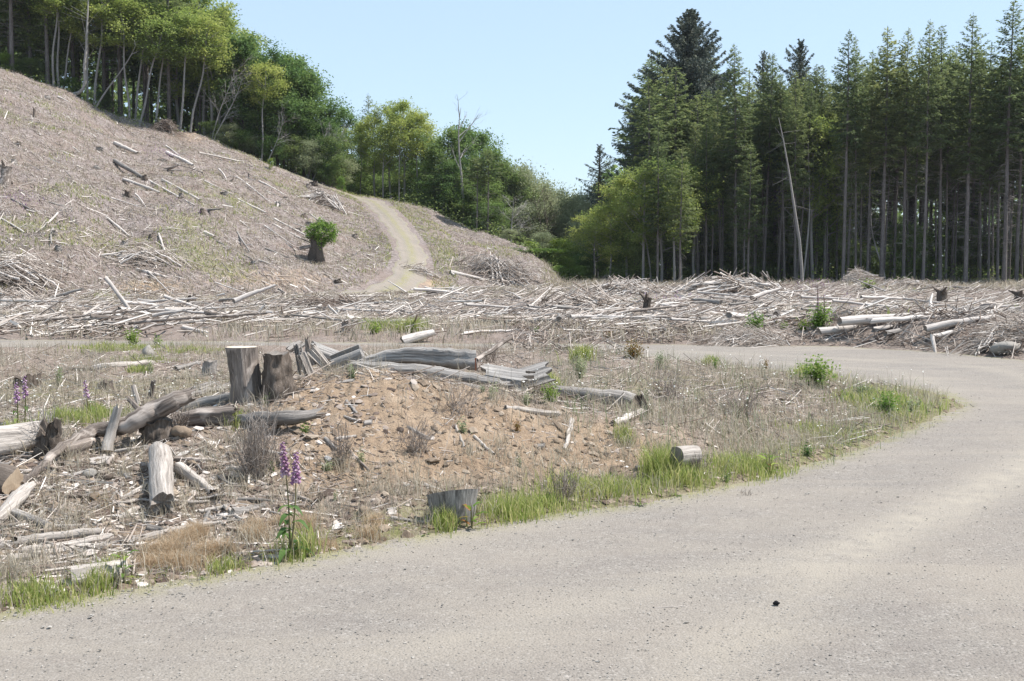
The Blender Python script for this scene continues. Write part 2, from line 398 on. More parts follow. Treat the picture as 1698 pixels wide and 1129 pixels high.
M['alder'] = leafmat('alder_leaves', (.18, .25, .06), (.28, .35, .09), (.40, .44, .14), .55)
M['maple'] = leafmat('maple_leaves', (.085, .15, .045), (.14, .225, .065), (.22, .32, .09), .48)
M['bush'] = leafmat('bush_leaves', (.10, .18, .03), (.18, .28, .05), (.29, .38, .09), .45, .3)
M['lime_leaf'] = leafmat('lime_leaves', (.08, .15, .025), (.18, .28, .045), (.34, .44, .10), .42, .1)
M['shade_leaf'] = leafmat('understorey_leaves', (.09, .14, .045), (.16, .225, .07), (.25, .32, .10), .5)
M['grey_leaf'] = leafmat('pale_leaves', (.20, .24, .12), (.30, .34, .19), (.42, .45, .30), .5)
M['red_leaf'] = leafmat('reddish_leaves', (.13, .14, .03), (.24, .17, .05), (.33, .13, .05), .35)
M['green_grass'] = leafmat('green_grass', (.22, .29, .07), (.36, .41, .12), (.62, .56, .28), .5)
M['dry_grass'] = leafmat('dry_grass', (.27, .22, .16), (.48, .42, .32), (.66, .60, .49), .45)
M['straw'] = leafmat('straw_tufts', (.40, .28, .18), (.58, .44, .30), (.72, .60, .44), .5)
M['petal'] = leafmat('foxglove_petals', (.30, .15, .27), (.42, .26, .39), (.60, .47, .56), .3, .15)
M['white_petal'] = leafmat('daisy_petals', (.7, .7, .62), (.8, .8, .74), (.85, .85, .8), .3, .1)
M['stem'] = leafmat('plant_stems', (.10, .08, .05), (.16, .15, .07), (.22, .20, .10), .1)
def littermat():
    m, n, o = mat_base('wood_litter'); r = attr(n, 'rnd').outputs['Fac']
    c = ramp(n, r, [(0, (.05, .036, .028)), (.25, (.14, .105, .085)), (.5, (.27, .225, .19)), (.8, (.40, .355, .315)), (1, (.66, .62, .57))])
    finish(n, o, c, .85, None, spec=.15); return m
M['litter'] = littermat()
def stonemat(name, a_, b_, c_):
    m, n, o = mat_base(name); r = attr(n, 'rnd').outputs['Fac']; g = n.nodes.new('ShaderNodeTexCoord').outputs['Object']
    c = ramp(n, r, [(0, a_), (.6, b_), (1, c_)]); f = noise(n, g, 40, 5, .6)
    c = mix(n, mth(n, 'MULTIPLY', f, .7), c, tuple(x*.45 for x in b_)); finish(n, o, c, .9, f, .6, .01); return m
M['gravel'] = stonemat('gravel_stones', (.20, .19, .175), (.32, .30, .27), (.55, .52, .47))
M['clod'] = stonemat('soil_clods', (.15, .115, .085), (.27, .21, .155), (.40, .335, .265))
M['bouldark'] = stonemat('dark_boulder', (.05, .045, .045), (.09, .085, .085), (.16, .15, .15))
M['redwood'] = wood('red_stake_wood', (.10, .04, .025), (.30, .13, .08), (.42, .2, .13))
M['black'] = stonemat('dark_stone', (.01, .01, .012), (.012, .012, .014), (.02, .02, .02))

def groundmat():
    m, n, o = mat_base('ground_litter_and_soil'); g = n.nodes.new('ShaderNodeTexCoord').outputs['Object']
    z = N(n, 'ShaderNodeAttribute', attribute_name='zone'); sp = n.nodes.new('ShaderNodeSeparateColor'); n.links.new(z.outputs['Color'], sp.inputs[0])
    soil, green, far = sp.outputs[0], sp.outputs[1], sp.outputs[2]
    n1 = noise(n, g, 22, 8, .72, .6); n2 = noise(n, g, 3.0, 6, .65); n3 = noise(n, g, .35, 5, .6); n4 = noise(n, g, 90, 4, .7)
    lit = ramp(n, n1, [(.30, (.06, .046, .038)), (.43, (.185, .148, .122)), (.56, (.30, .25, .208)), (.70, (.46, .405, .35))])
    so_ = ramp(n, n2, [(.3, (.20, .145, .10)), (.5, (.315, .238, .168)), (.7, (.425, .34, .255))])
    so_ = mix(n, .35, so_, ramp(n, n4, [(.35, (.13, .085, .055)), (.6, (.44, .33, .23))]))
    gr = ramp(n, n1, [(.3, (.09, .10, .03)), (.6, (.22, .23, .08))])
    # far: individual grain is below a pixel, so broader variation
    fl = ramp(n, noise(n, g, 5, 8, .75, .5), [(.34, (.07, .055, .050)), (.45, (.165, .139, .128)), (.57, (.25, .216, .202)), (.70, (.40, .358, .34))])
    c = mix(n, far, lit, fl)
    c = mix(n, mth(n, 'MULTIPLY', ramp(n, n3, [(.45, (0, 0, 0)), (.65, (1, 1, 1))]), .6), c, (.205, .16, .135))
    def soft(f, k=.22):                        # break zone edges up with noise
        t = mth(n, 'ADD', f, mth(n, 'MULTIPLY', mth(n, 'SUBTRACT', n2, .5), 1.3)); return ramp(n, t, [(.5-k, (0, 0, 0)), (.5+k, (1, 1, 1))])
    c = mix(n, soft(soil), c, so_); c = mix(n, mth(n, 'MULTIPLY', soft(green), .75), c, gr)
    h = mth(n, 'ADD', mth(n, 'MULTIPLY', n1, 1.), mth(n, 'MULTIPLY', n4, .35))
    finish(n, o, c, .95, h, .9, .035, .1); return m
M['ground'] = groundmat()
def roadmat(name, tint=None):
    m, n, o = mat_base(name); g = n.nodes.new('ShaderNodeTexCoord').outputs['Object']
    z = N(n, 'ShaderNodeAttribute', attribute_name='zone'); sp = n.nodes.new('ShaderNodeSeparateColor'); n.links.new(z.outputs['Color'], sp.inputs[0])
    n0 = noise(n, g, .5, 5, .6, .4); n1 = noise(n, g, 60, 6, .7); n2 = noise(n, g, 5, 6, .65)
    v = N(n, 'ShaderNodeTexVoronoi', i_Scale=75.); n.links.new(g, v.inputs[0])
    c = ramp(n, n1, [(.34, (.072, .067, .060)), (.47, (.188, .176, .158)), (.56, (.226, .213, .191)), (.68, (.38, .362, .33))])
    v2 = N(n, 'ShaderNodeTexVoronoi', i_Scale=28.); n.links.new(g, v2.inputs[0]); c = mix(n, ramp(n, v2.outputs['Distance'], [(.10, (.8, .8, .8)), (.2, (0, 0, 0))]), c, (.33, .30, .27))
    sc_ = n.nodes.new('ShaderNodeSeparateColor'); n.links.new(v.outputs['Color'], sc_.inputs[0])
    st = ramp(n, sc_.outputs[0], [(.0, (.10, .092, .086)), (.12, (.20, .18, .16)), (.85, (.25, .225, .20)), (1, (.42, .39, .36))])
    c = mix(n, .5, c, st)
    c = mix(n, ramp(n, n2, [(.38, (0, 0, 0)), (.66, (.5, .5, .5))]), c, (.17, .15, .135))
    c = mix(n, ramp(n, noise(n, mapping(n, g, (.35, 1.6, 1)), 1.1, 5, .6, .6), [(.45, (0, 0, 0)), (.62, (.4, .4, .4))]), c, (.275, .247, .208))
    c = mix(n, mth(n, 'MULTIPLY', ramp(n, n0, [(.4, (0, 0, 0)), (.65, (1, 1, 1))]), .3), c, (.30, .265, .22))
    du = mth(n, 'MULTIPLY', sp.outputs[0], ramp(n, n2, [(.32, (.25,)*3), (.62, (1, 1, 1))]))
    c = mix(n, du, c, tint or (.325, .295, .245))
    c = mix(n, mth(n, 'MULTIPLY', sp.outputs[1], ramp(n, n2, [(.4, (0, 0, 0)), (.55, (1, 1, 1))])), c, (.22, .21, .09))
    hh = mth(n, 'SUBTRACT', mth(n, 'MULTIPLY', n1, 1.), mth(n, 'MULTIPLY', v.outputs['Distance'], .8))
    finish(n, o, c, .92, hh, .8, .007, .15); return m
M['road'] = roadmat('gravel_road')
M['track'] = roadmat('dirt_track', (.27, .22, .165))
# ------------------------------------------------------------------ ground sheet, road, track
def setzone(me, Z):
    a = me.color_attributes.new('zone', 'FLOAT_COLOR', 'POINT')
    a.data.foreach_set('color', np.concatenate([Z, np.ones((len(Z), 1))], 1).astype(np.float32).ravel())
fx, fy = GX.ravel(), GY.ravel()
gpx, gpy = proj(np.stack([fx, fy, GZ.ravel()], 1)); ins = fy > 2
def blob(px, py, cx, cy, rx, ry): return np.exp(-((px-cx)/rx)**2 - ((py-cy)/ry)**2)*ins
def pathd(X, Y, pts): return pdist(X, Y, [tuple(hit(*q)[:2]) for q in pts])
soil = 1.1*blob(gpx, gpy, 620, 665, 190, 60) + .9*blob(gpx, gpy, 760, 740, 230, 65) + .6*blob(gpx, gpy, 520, 780, 160, 50) + .45*blob(gpx, gpy, 140, 830, 120, 30) \
     + .8*blob(gpx, gpy, 240, 478, 60, 16) + .5*blob(gpx, gpy, 450, 462, 150, 26) + .6*blob(gpx, gpy, 720, 470, 40, 14) + .5*blob(gpx, gpy, 330, 225, 60, 14) \
     + .75*blob(gpx, gpy, 960, 745, 210, 45) + .5*blob(gpx, gpy, 1150, 480, 90, 8) + .3*blob(gpx, gpy, 1350, 700, 90, 40)
rsd = road_sd(fx, fy); isd = sdist(fx, fy, ISLE)
green = .75*np.exp(-((isd+.25)/.35)**2)*(fy > 4)*(fy < 18) + .5*np.clip(fbm(fx/4, fy/4, 77, 4)*2.2-.35, 0, 1)*(fy > 45) \
     + .3*np.exp(-((pdist(fx, fy, TRK)-2.6)/1.0)**2)*(fx > np.interp(fy, [70, 85, 95, 118], [-8, -7, -9, -14])) + .5*np.exp(-((fy-15)/3.)**2)*(fx < -3)*(fx > -7) \
     + .6*(fy > 119)*(fx > -25) + .45*blob(gpx, gpy, 1120, 640, 260, 30)*(fy > 11)
far = sstep(12, 45, fy)
forest = (fy > 128)*1.0
Zn = np.clip(np.stack([soil, green, far], 1), 0, 1)
gb = MB(); nr, na = GX.shape
I, J = np.meshgrid(np.arange(nr-1), np.arange(na-1), indexing='ij'); a0 = (I*na+J).ravel()
gb.add(np.stack([fx, fy, GZ.ravel()], 1), F4=np.stack([a0, a0+na, a0+na+1, a0+1], 1)[:, ::-1])
i0 = np.arange(na-1); gb.add(np.vstack([np.stack([GX[0], GY[0], GZ[0]], 1), [[0, 0, GZ[0].mean()]]]), F3=np.stack([i0, i0+1, np.full(na-1, na)], 1)[:, ::-1])
gm = gb.mesh('ground', M['ground'], True)
setzone(gm, np.vstack([Zn, Zn[:na], Zn[:1]]))
tag(link('ground', gm), 'grey brown clearcut ground of dry litter and tan soil', 'ground', kind='structure')
# gravel road: own sheet; the ground dips beneath it
def road_h(X, Y): return base_h(X, Y)*0 + .012*fbm(X*.8, Y*.8, 91, 3)
ri = np.nonzero(RAD < 75)[0].max()
rm = (rsd.reshape(GX.shape) < .35)[:ri+1]
fmask = rm[:-1, :-1] & rm[1:, :-1] & rm[:-1, 1:] & rm[1:, 1:]
I, J = np.nonzero(fmask); a0 = I*na+J
F = np.stack([a0, a0+1, a0+na+1, a0+na], 1); used = np.unique(F); remap = np.zeros(nr*na, int); remap[used] = np.arange(len(used))
rx, ry = fx[used], fy[used]
rz = road_h(rx, ry)
# soft wheel ruts following the bend of the road
RUT1 = [flat(*q) for q in [(980,1260),(1180,1100),(1400,930),(1560,850),(1698,780),(1800,730)]]
RUT2 = [flat(*q) for q in [(-300,1130),(0,1075),(300,1035),(560,1000),(900,930),(1200,870),(1450,790),(1640,700),(1690,650),(1560,612),(1300,595),(1000,583)]]
d1, d2 = pdist(rx, ry, RUT1), pdist(rx, ry, RUT2)
rz = rz - .012*np.exp(-(d1/.3)**2) - .010*np.exp(-(d2/.4)**2)
rb = MB(); rb.add(np.stack([rx, ry, rz], 1), F4=remap[F])
cm = MB(); rme = rb.mesh('gravel_road', M['road'], True)
dz = .38*np.exp(-((d2-.85)/.24)**2) - .25*np.exp(-(d2/.4)**2) + .5*np.exp(-(d1/.26)**2) + .45*np.exp(-(d2/.45)**2)*(.6+.4*fbm(rx, ry, 3, 3))
gzn = .5*np.exp(-(np.maximum(-rsd[used], 0)/.15)**2)
setzone(rme, np.clip(np.stack([dz, gzn, 0*dz], 1), 0, 1))
tag(link('gravel_road', rme), 'pale grey gravel road bending round the debris island', 'road', kind='structure')
def trackstrip(name, pl, wdt, label):
    pl = np.array(pl); T = np.gradient(pl, axis=0); T /= np.linalg.norm(T, axis=1)[:, None]; Nn = np.stack([T[:, 1], -T[:, 0]], 1)
    # resample densely
    L = np.concatenate([[0], np.cumsum(np.linalg.norm(np.diff(pl, axis=0), axis=1))]); s = np.arange(0, L[-1], .35)
    P = np.stack([np.interp(s, L, pl[:, k]) for k in (0, 1)], 1); Q = np.stack([np.interp(s, L, Nn[:, k]) for k in (0, 1)], 1)
    nw = 15; o = np.linspace(-1, 1, nw)
    wv = wdt*.5*(1+.12*np.sin(s*.9)+.08*np.sin(s*2.3))
    X = P[:, None, 0]+Q[:, None, 0]*o*wv[:, None]; Y = P[:, None, 1]+Q[:, None, 1]*o*wv[:, None]
    Z = ground(X.ravel(), Y.ravel()).reshape(X.shape) + .09*(1-o**6)[None] - .05*np.exp(-((np.abs(o)-.5)/.16)**2)[None] - .04
    b = MB(); n = len(s); I, J = np.meshgrid(np.arange(n-1), np.arange(nw-1), indexing='ij'); a = (I*nw+J).ravel()
    b.add(np.stack([X, Y, Z], 2), F4=np.stack([a, a+1, a+nw+1, a+nw], 1)[:, ::-1]); me = b.mesh(name, M['track'], True)
    oo = np.tile(o, (n, 1)).ravel(); setzone(me, np.stack([.1+.25*np.exp(-((abs(oo)-.5)/.18)**2), .75*np.exp(-(oo/.24)**2)+.5*(abs(oo) > .85), 0*oo], 1))
    tag(link(name, me), label, 'track', kind='structure')
trackstrip('dirt_track', TRK, 2.3, 'twin rutted dirt track climbing over the hill shoulder')
cr = [np.array(CROSS[0])]
for i in range(len(CROSS)-1):
    for k in range(1, 9): cr.append(np.array(CROSS[i])*(1-k/8)+np.array(CROSS[i+1])*k/8)
trackstrip('level_track', cr, 2.6, 'faint level track along the foot of the slope')

# ------------------------------------------------------------------ sampling helpers
RNG = np.random.default_rng(7); rnd = random.Random(5)
def scatter(n, pxr, dr, rng=RNG, power=1.0):
    """world points whose density falls with distance"""
    px = rng.uniform(*pxr, n); k = rng.random(n)
    if power == 0: d = dr[0]+(dr[1]-dr[0])*k
    else: d = 1/(1/dr[0] + (1/dr[1]-1/dr[0])*k) if power == 1 else np.exp(np.log(dr[0])+(np.log(dr[1])-np.log(dr[0]))*k)
    x = (px-CX)/FPX*d; z = ground(x, d); P = np.stack([x, d, z], 1)
    qx, qy = proj(P); return P, qx, qy
def offroad(P, m=.0):
    k = road_sd(P[:, 0], P[:, 1]) > m
    k &= pdist(P[:, 0], P[:, 1], TRK) > 1.5+m
    return k
def crest_d(px): return np.interp(px, TX, T_dc)

# ---- fine litter of twigs and splinters (uncountable)
lb = MB()
def litter(n, pxr, dr, Lr, Rr, tilt=.25, power=1, dens=None, rl=(0, 1), angm=None, m=.1, lift=0.):
    P, qx, qy = scatter(n, pxr, dr, power=power); k = offroad(P, m) & (P[:, 1] < crest_d(qx)+3)
    if dens is not None: k &= RNG.random(n) < dens(P, qx, qy)
    P = P[k]; n = len(P)
    L = RNG.uniform(*Lr, n)*RNG.random(n)**.5; a = RNG.random(n)*6.283 if angm is None else angm(P, n)
    e = RNG.normal(0, tilt, n); e = np.abs(e)*.8
    D = np.stack([np.cos(a)*np.cos(e), np.sin(a)*np.cos(e), np.sin(e)], 1)*L[:, None]*.5
    # follow the slope
    g1 = ground(P[:, 0]+D[:, 0], P[:, 1]+D[:, 1]); g0 = ground(P[:, 0]-D[:, 0], P[:, 1]-D[:, 1])
    A = P-D; B = P+D; r = RNG.uniform(*Rr, n)
    A[:, 2] = g0+r*.6+lift*RNG.random(n); B[:, 2] = g1+r*.6+np.sin(e)*L+lift*RNG.random(n)
    lb.sticks(A, B, r, np.clip(RNG.uniform(rl[0], rl[1], n)**.8, 0, 1))
def hillang(P, n): return np.where(RNG.random(n) < .6, RNG.normal(-.9, .35, n), RNG.random(n)*6.28)
def fieldang(P, n): return np.where(RNG.random(n) < .65, RNG.normal(0, .35, n), RNG.random(n)*6.28)
slashd = lambda P, x, y: np.clip(.42 + 2.0*fbm(P[:, 0]/3.5, P[:, 1]/5, 55, 3), .06, 1)
litter(46000, (-200, 960), (55, 121), (.2, 1.1), (.006, .022), power=0, angm=hillang, rl=(.05, 1))
litter(26000, (-250, 1950), (27, 62), (.15, 1.1), (.006, .026), power=2, angm=fieldang, dens=slashd, rl=(.2, 1), lift=.2)
litter(6000, (-250, 1950), (28, 85), (.2, 1.3), (.015, .05), power=2, angm=fieldang, dens=slashd, rl=(.45, 1), lift=.25)
litter(1400, (-200, 960), (56, 115), (.3, 1.2), (.02, .05), power=0, angm=hillang, rl=(.6, 1))
litter(14000, (850, 1950), (22, 34), (.1, .8), (.004, .015), power=2, rl=(.05, .9), tilt=.35, lift=.08)
litter(16000, (880, 1950), (55, 100), (.3, 1.8), (.01, .03), power=0, angm=fieldang, rl=(.1, 1))
litter(31000, (-700, 1500), (5.5, 11.5), (.02, .16), (.0015, .005), power=2, rl=(.1, 1), dens=lambda P, x, y: np.clip(1.25-x/700, .25, 1))
litter(4200, (-700, 760), (6.3, 11.8), (.08, .42), (.002, .008), power=2, rl=(.2, 1), dens=lambda P, x, y: np.clip(1.2-x/560, .04, 1), lift=.02, tilt=.12)
litter(11000, (-700, 1500), (11, 22), (.08, .5), (.003, .008), power=2, rl=(.1, 1))
tag(lb.build('wood_litter', M['litter']), 'fine litter of grey twigs and splinters over the clearcut', 'wood litter', kind='stuff')
def grads(P, e=.06): return ((ground(P[:, 0]+e, P[:, 1])-ground(P[:, 0]-e, P[:, 1]))/(2*e), (ground(P[:, 0], P[:, 1]+e)-ground(P[:, 0], P[:, 1]-e))/(2*e))
# ---- chips and bark flakes near the road
cb = MB()
P, qx, qy = scatter(38000, (-700, 1450), (5.5, 13), power=2); k = offroad(P, -.1) & (RNG.random(len(P)) < np.clip(1.25-qx/620, .06, 1)*np.where(((qx-650)/260)**2+((qy-700)/110)**2 < 1, .6, 1)); P = P[k]
cb.rocks(P+[0, 0, .003], RNG.uniform(.006, .028, len(P))*(.5+RNG.random(len(P))), RNG, flat_=.3, grad=grads(P), rnd=RNG.random(len(P))**1.5)
tag(cb.build('wood_chips', M['litter']), 'scattered bark flakes and pale wood chips near the road', 'wood chips', kind='stuff')
sb = MB()
P, qx, qy = scatter(30000, (-700, 1700), (5.5, 16), power=2); k = offroad(P, 0); P = P[k]
sb.rocks(P, RNG.uniform(.005, .019, len(P))*(.4+RNG.random(len(P))**3*2.2), RNG, flat_=.7, grad=grads(P))
tag(sb.build('soil_clods', M['clod']), 'loose tan soil clods and small stones on the mound', 'soil clods', kind='stuff')
pb = MB()
P, qx, qy = scatter(26000, (-500, 2200), (3.6, 24), power=2); k = (road_sd(P[:, 0], P[:, 1]) < .05); P = P[k]
P[:, 2] = road_h(P[:, 0], P[:, 1])+.001
P5, qx, qy = scatter(26000, (-500, 1750), (4.5, 20), power=2); e5 = road_sd(P5[:, 0], P5[:, 1]); P5 = P5[(e5 < .03) & (e5 > -.45) & (RNG.random(len(P5)) < np.exp(e5/.16))]; P5[:, 2] = road_h(P5[:, 0], P5[:, 1])+.001
pb.rocks(P5, RNG.uniform(.003, .009, len(P5)), RNG, flat_=.6, rnd=RNG.random(len(P5)))
pb.rocks(P, RNG.uniform(.0015, .005, len(P))*(1+.8*(RNG.random(len(P)) > .97)), RNG, flat_=.6, rnd=RNG.random(len(P)))
tag(pb.build('loose_gravel', M['gravel']), 'loose pebbles scattered over the gravel road', 'gravel', kind='stuff')

# ---- grasses (uncountable)
def grass(b, P, h, wd, lean=(.1, .6), sp=.0, per=1):
    P = np.repeat(P, per, 0); n = len(P)
    if sp:
        P = P+np.stack([RNG.normal(0, sp, n), RNG.normal(0, sp, n), np.zeros(n)], 1); P[:, 2] = ground(P[:, 0], P[:, 1])
    k = road_sd(P[:, 0], P[:, 1]) > -.18; P = P[k]; n = len(P)
    b.blades(P, RNG.uniform(*h, n), RNG.uniform(*wd, n), RNG.uniform(*lean, n), RNG.random(n), RNG)
gg = MB()
# strip along the road edge, tallest between the stump and the bend
P, qx, qy = scatter(11500, (-700, 1620), (5.4, 16), power=2); dd = -sdist(P[:, 0], P[:, 1], ISLE)
wdt = np.interp(qx, [-200, 0, 230, 300, 600, 700, 800, 1100, 1300, 1500, 1600], [.40, .34, .22, .06, .04, .10, .38, .55, .6, 1.0, .8])
k = (dd > -.12) & (dd < wdt*(.75+.5*fbm(P[:, 0]*1.5, P[:, 1]*1.5, 8, 3))) & (qy > 640); P = P[k]; qx = qx[k]
t = np.interp(qx, [0, 250, 700, 850, 1150, 1400, 1600], [.5, .5, .4, 1., 1., .7, .35])
for lo, hi in ((0, .6), (.6, .95), (.95, 2)):
    s_ = (t >= lo) & (t < hi); Pk = P[s_]
    mh = {0: .10, .6: .15, .95: .21}[lo]
    grass(gg, Pk, (mh*.25, mh), (.0025, .005), (.1, .9), .09, 4)
for (cx_, cy_, rx_, n_, h_) in [(1095,792,34,600,.32),(1130,800,60,400,.2),(845,855,70,500,.18),(965,815,80,600,.18),(900,840,80,500,.12),(1030,812,70,500,.13),(1460,672,75,900,.18),(1470,690,60,600,.16),(1440,655,50,400,.16),
        (740,872,22,260,.17),(70,998,90,700,.11),(165,970,25,300,.15),(370,943,35,220,.09),(480,926,40,110,.13),(508,915,30,110,.22),(190,935,20,80,.08),(1240,780,90,900,.17),(1350,725,60,600,.13),
        (1350,628,38,500,.25),(120,702,60,600,.18),(165,692,50,600,.16),(30,722,50,400,.15),(205,580,80,1100,.14),(320,580,60,350,.12),(640,550,50,700,.4),(685,550,24,400,.45),(240,600,60,260,.14),(230,617,20,160,.14),
        (905,650,25,500,.30),(965,600,20,300,.35),(1180,605,18,200,.22),(1035,728,20,200,.15),(395,705,15,150,.15)]:
    c = hit(cx_, cy_); n_ = int(n_); d_ = c.y; rr = rx_/FPX*d_
    Q = np.stack([c.x+RNG.normal(0, rr*.45, n_), c.y+RNG.normal(0, max(rr*.35, .08), n_), np.zeros(n_)], 1); Q[:, 2] = ground(Q[:, 0], Q[:, 1])
    grass(gg, Q, (h_*.4, h_), (.004, .010) if d_ < 14 else (.010, .02), (.1, .55))
# patches of green on the hill and across the field
P, qx, qy = scatter(90000, (-200, 960), (58, 119), power=0); k = offroad(P) & (fbm(P[:, 0]/4, P[:, 1]/4, 77, 4) > .25) & (RNG.random(len(P)) < .5); grass(gg, P[k], (.08, .3), (.03, .07), (.2, .8))
P, qx, qy = scatter(11000, (560, 760), (72, 121), power=0); k = offroad(P) & (pdist(P[:, 0], P[:, 1], TRK) < 4.5) & (P[:, 1] < 121)&((qx>640)|(P[:,1]>112)|(RNG.random(len(P))<.2)); grass(gg, P[k], (.08, .28), (.03, .07), (.2, .8))
P, qx, qy = scatter(14000, (1000, 1900), (26, 95), power=2); k = offroad(P) & (fbm(P[:, 0]/4, P[:, 1]/6, 78, 4) > .28); grass(gg, P[k], (.1, .35), (.02, .05), (.2, .7))
tag(gg.build('green_grass', M['green_grass']), 'short bright green grass along road edge and in patches', 'grass', kind='stuff')
dg = MB(); gg2 = MB()
P, qx, qy = scatter(6500, (-700, 1560), (10, 24), power=2); sp_ = P[:, 1]
k = (-sdist(P[:, 0], P[:, 1], ISLE) > .2) & (P[:, 1] > np.interp(qx, [0, 400, 900, 1200, 1500], [12.3, 12.6, 12, 10.5, 12.])) & (fbm(P[:, 0]*.8, P[:, 1]*.8, 19, 4) > -.12)
grass(dg, P[k], (.05, .24), (.003, .008), (.1, .9), .10, 12)
P2 = P[::9]; grass(dg, P2, (.2, .42), (.003, .006), (.05, .5), .12, 4)
P3 = P[1::5]; P3 = P3[P3[:, 0] > .5]; grass(gg2, P3, (.08, .3), (.004, .008), (.1, .6), .10, 6)
P, qx, qy = scatter(3500, (-700, 1450), (5.6, 12), power=2); k = (-sdist(P[:, 0], P[:, 1], ISLE) > .15) & (fbm(P[:, 0]*1.4, P[:, 1]*1.4, 23, 3) > .08); grass(dg, P[k], (.04, .20), (.002, .006), (.2, 1.1), .05, 14)
P, qx, qy = scatter(60000, (-250, 1950), (26, 98), power=2); k = offroad(P) & (fbm(P[:, 0]/2, P[:, 1]/3, 29, 3) > -.1) & (P[:, 1] < crest_d(qx)); grass(dg, P[k], (.1, .42), (.012, .03), (.1, .8))
P, qx, qy = scatter(70000, (-200, 960), (56, 120), power=0); k = offroad(P) & (P[:, 1] < crest_d(qx)); grass(dg, P[k], (.08, .35), (.02, .05), (.2, 1.0))
P, qx, qy = scatter(26000, (900, 1900), (80, 104), power=0); grass(dg, P, (.2, .7), (.02, .05), (.1, .8))
tag(gg2.build('mixed_grass', M['grey_leaf']), 'pale grey green herbs mixed through the dry grass', 'grass', kind='stuff')
P4, qx, qy = scatter(3600, (-200, 1560), (5.4, 15), power=2); k = (sdist(P4[:, 0], P4[:, 1], ISLE) > -.8) & (sdist(P4[:, 0], P4[:, 1], ISLE) < .02); grass(dg, P4[k], (.05, .22), (.002, .005), (.1, .9), .06, 9)
tag(dg.build('dry_grass', M['dry_grass']), 'pale dry grass and dead stalks across the clearing', 'dry grass', kind='stuff')
# ------------------------------------------------------------------ trees
def unit(v): v = np.asarray(v, float); return v/(np.linalg.norm(v)+1e-9)
def fir_parts(seed, h, crown0, cr, mats=('fir_bark', 'fir'), dens=1.0, twigs=90, up=.25, tw=.16, narrow=1.0, leaf=.30, sparse=0.):
    """bare-trunked conifer: crown0 = height where the living crown starts"""
    g = np.random.default_rng(seed); r = random.Random(seed)
    z = np.linspace(0, h, 16); wob = np.cumsum(g.normal(0, .035, (16, 2)), 0)*np.linspace(0, 1, 16)[:, None]
    P = np.column_stack([wob, z]); P[0, 2] = -.4
    rad = tw*(1-z/h)**.75+.015; rad[0] *= 1.25
    tb = MB(); tb.tube(P, rad, 8, r, .06)
    def tp(zz): return np.array([np.interp(zz, z, P[:, 0]), np.interp(zz, z, P[:, 1]), zz])
    # dead twigs on the lower trunk
    n = twigs; zz = g.uniform(.12*h, crown0+.12*h, n); a = g.random(n)*6.283; L = g.uniform(.3, 1.5, n)*(.5+.6*zz/crown0)
    A = np.stack([tp(q) for q in zz]); e = g.normal(.0, .25, n)
    D = np.stack([np.cos(a)*np.cos(e), np.sin(a)*np.cos(e), np.sin(e)], 1)
    mid = A+D*L[:, None]*.55; B = mid+(D+np.stack([g.normal(0, .3, n), g.normal(0, .3, n), g.normal(-.15, .3, n)], 1))*L[:, None]*.5
    dbm = MB(); dbm.sticks(A, mid, .016, g.random(n)*.6+.2); dbm.sticks(mid, B, .010, g.random(n)*.6+.2)
    # living crown
    cb = MB(); bb = []; nb = int((h-crown0)*9*dens)
    C = []; DD = []; S = []; RN = []
    for i in range(nb):
        f = (i+r.random())/nb; zb = crown0+(h-crown0)*f
        prof = min(1, (1-f)*2.0)**.85*(.6+.4*min(1, f*5+.2)); L = cr*prof*r.uniform(.55, 1.15)+.18
        if r.random() < sparse: L *= .45
        az = i*2.4+r.uniform(-.5, .5); el = -.28+up*f*3.2+r.uniform(-.15, .15)
        d = np.array([math.cos(az)*math.cos(el), math.sin(az)*math.cos(el), math.sin(el)]); o = tp(zb)
        m = max(5, int(L*15)); t = (np.arange(m)+g.random(m))/m; t = .12+.88*t
        pts = o+d*t[:, None]*L+np.array([0, 0, 1.])*(t**2*L*.12)[:, None]
        bb.append((o, o+d*L*.9+[0, 0, L*.08], .018*(1-f)+.006))
        side = np.cross(d, [0, 0, 1]); side = unit(side); sg = np.where(g.random(m) < .5, -1, 1)
        spread = (1-t*.75)*L*.34+.10
        dirv = d*.75+side*sg[:, None]*.9+np.stack([g.normal(0, .2, m), g.normal(0, .2, m), g.normal(-.12, .2, m)], 1)
        u_ = g.random(m)[:, None]
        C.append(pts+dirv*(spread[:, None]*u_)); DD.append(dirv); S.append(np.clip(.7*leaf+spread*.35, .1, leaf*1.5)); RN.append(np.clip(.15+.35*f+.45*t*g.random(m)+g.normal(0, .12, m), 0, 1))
    C = np.concatenate(C); DD = np.concatenate(DD)
    for _ in range(2):
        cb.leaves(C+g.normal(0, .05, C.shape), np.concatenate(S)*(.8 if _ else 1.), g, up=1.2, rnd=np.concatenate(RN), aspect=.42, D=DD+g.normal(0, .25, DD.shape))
    tips = np.array([tp(h)+[0, 0, k*.12] for k in range(-2, 3)]); cb.leaves(tips, .28, g, up=0, aspect=.25, D=np.tile([[.1, 0, 1.]], (5, 1)))
    bbm = MB(); bbm.sticks([x[0] for x in bb], [x[1] for x in bb], np.array([x[2] for x in bb]), g.random(len(bb))*.4+.2)
    return [('trunk', tb.mesh('trunk', M[mats[0]], True), []), ('crown', crown_of((cb, mats[1]), (bbm, 'bark'), (dbm, 'twig')), [])]
def crown_of(*layers):                         # leaves and the boughs that carry them: one crown
    c = MB()
    for i, (s, mt) in enumerate(layers):
        off = c.n
        for k in ('V', 'W', 'R'): getattr(c, k).extend(getattr(s, k))
        c.M4.extend([q*0+i for q in s.M4]); c.M3.extend([q*0+i for q in s.M3])
        c.F4.extend([f+off for f in s.F4]); c.F3.extend([f+off for f in s.F3]); c.n += s.n
    return c.mesh('crown', [M[mt] for s, mt in layers])

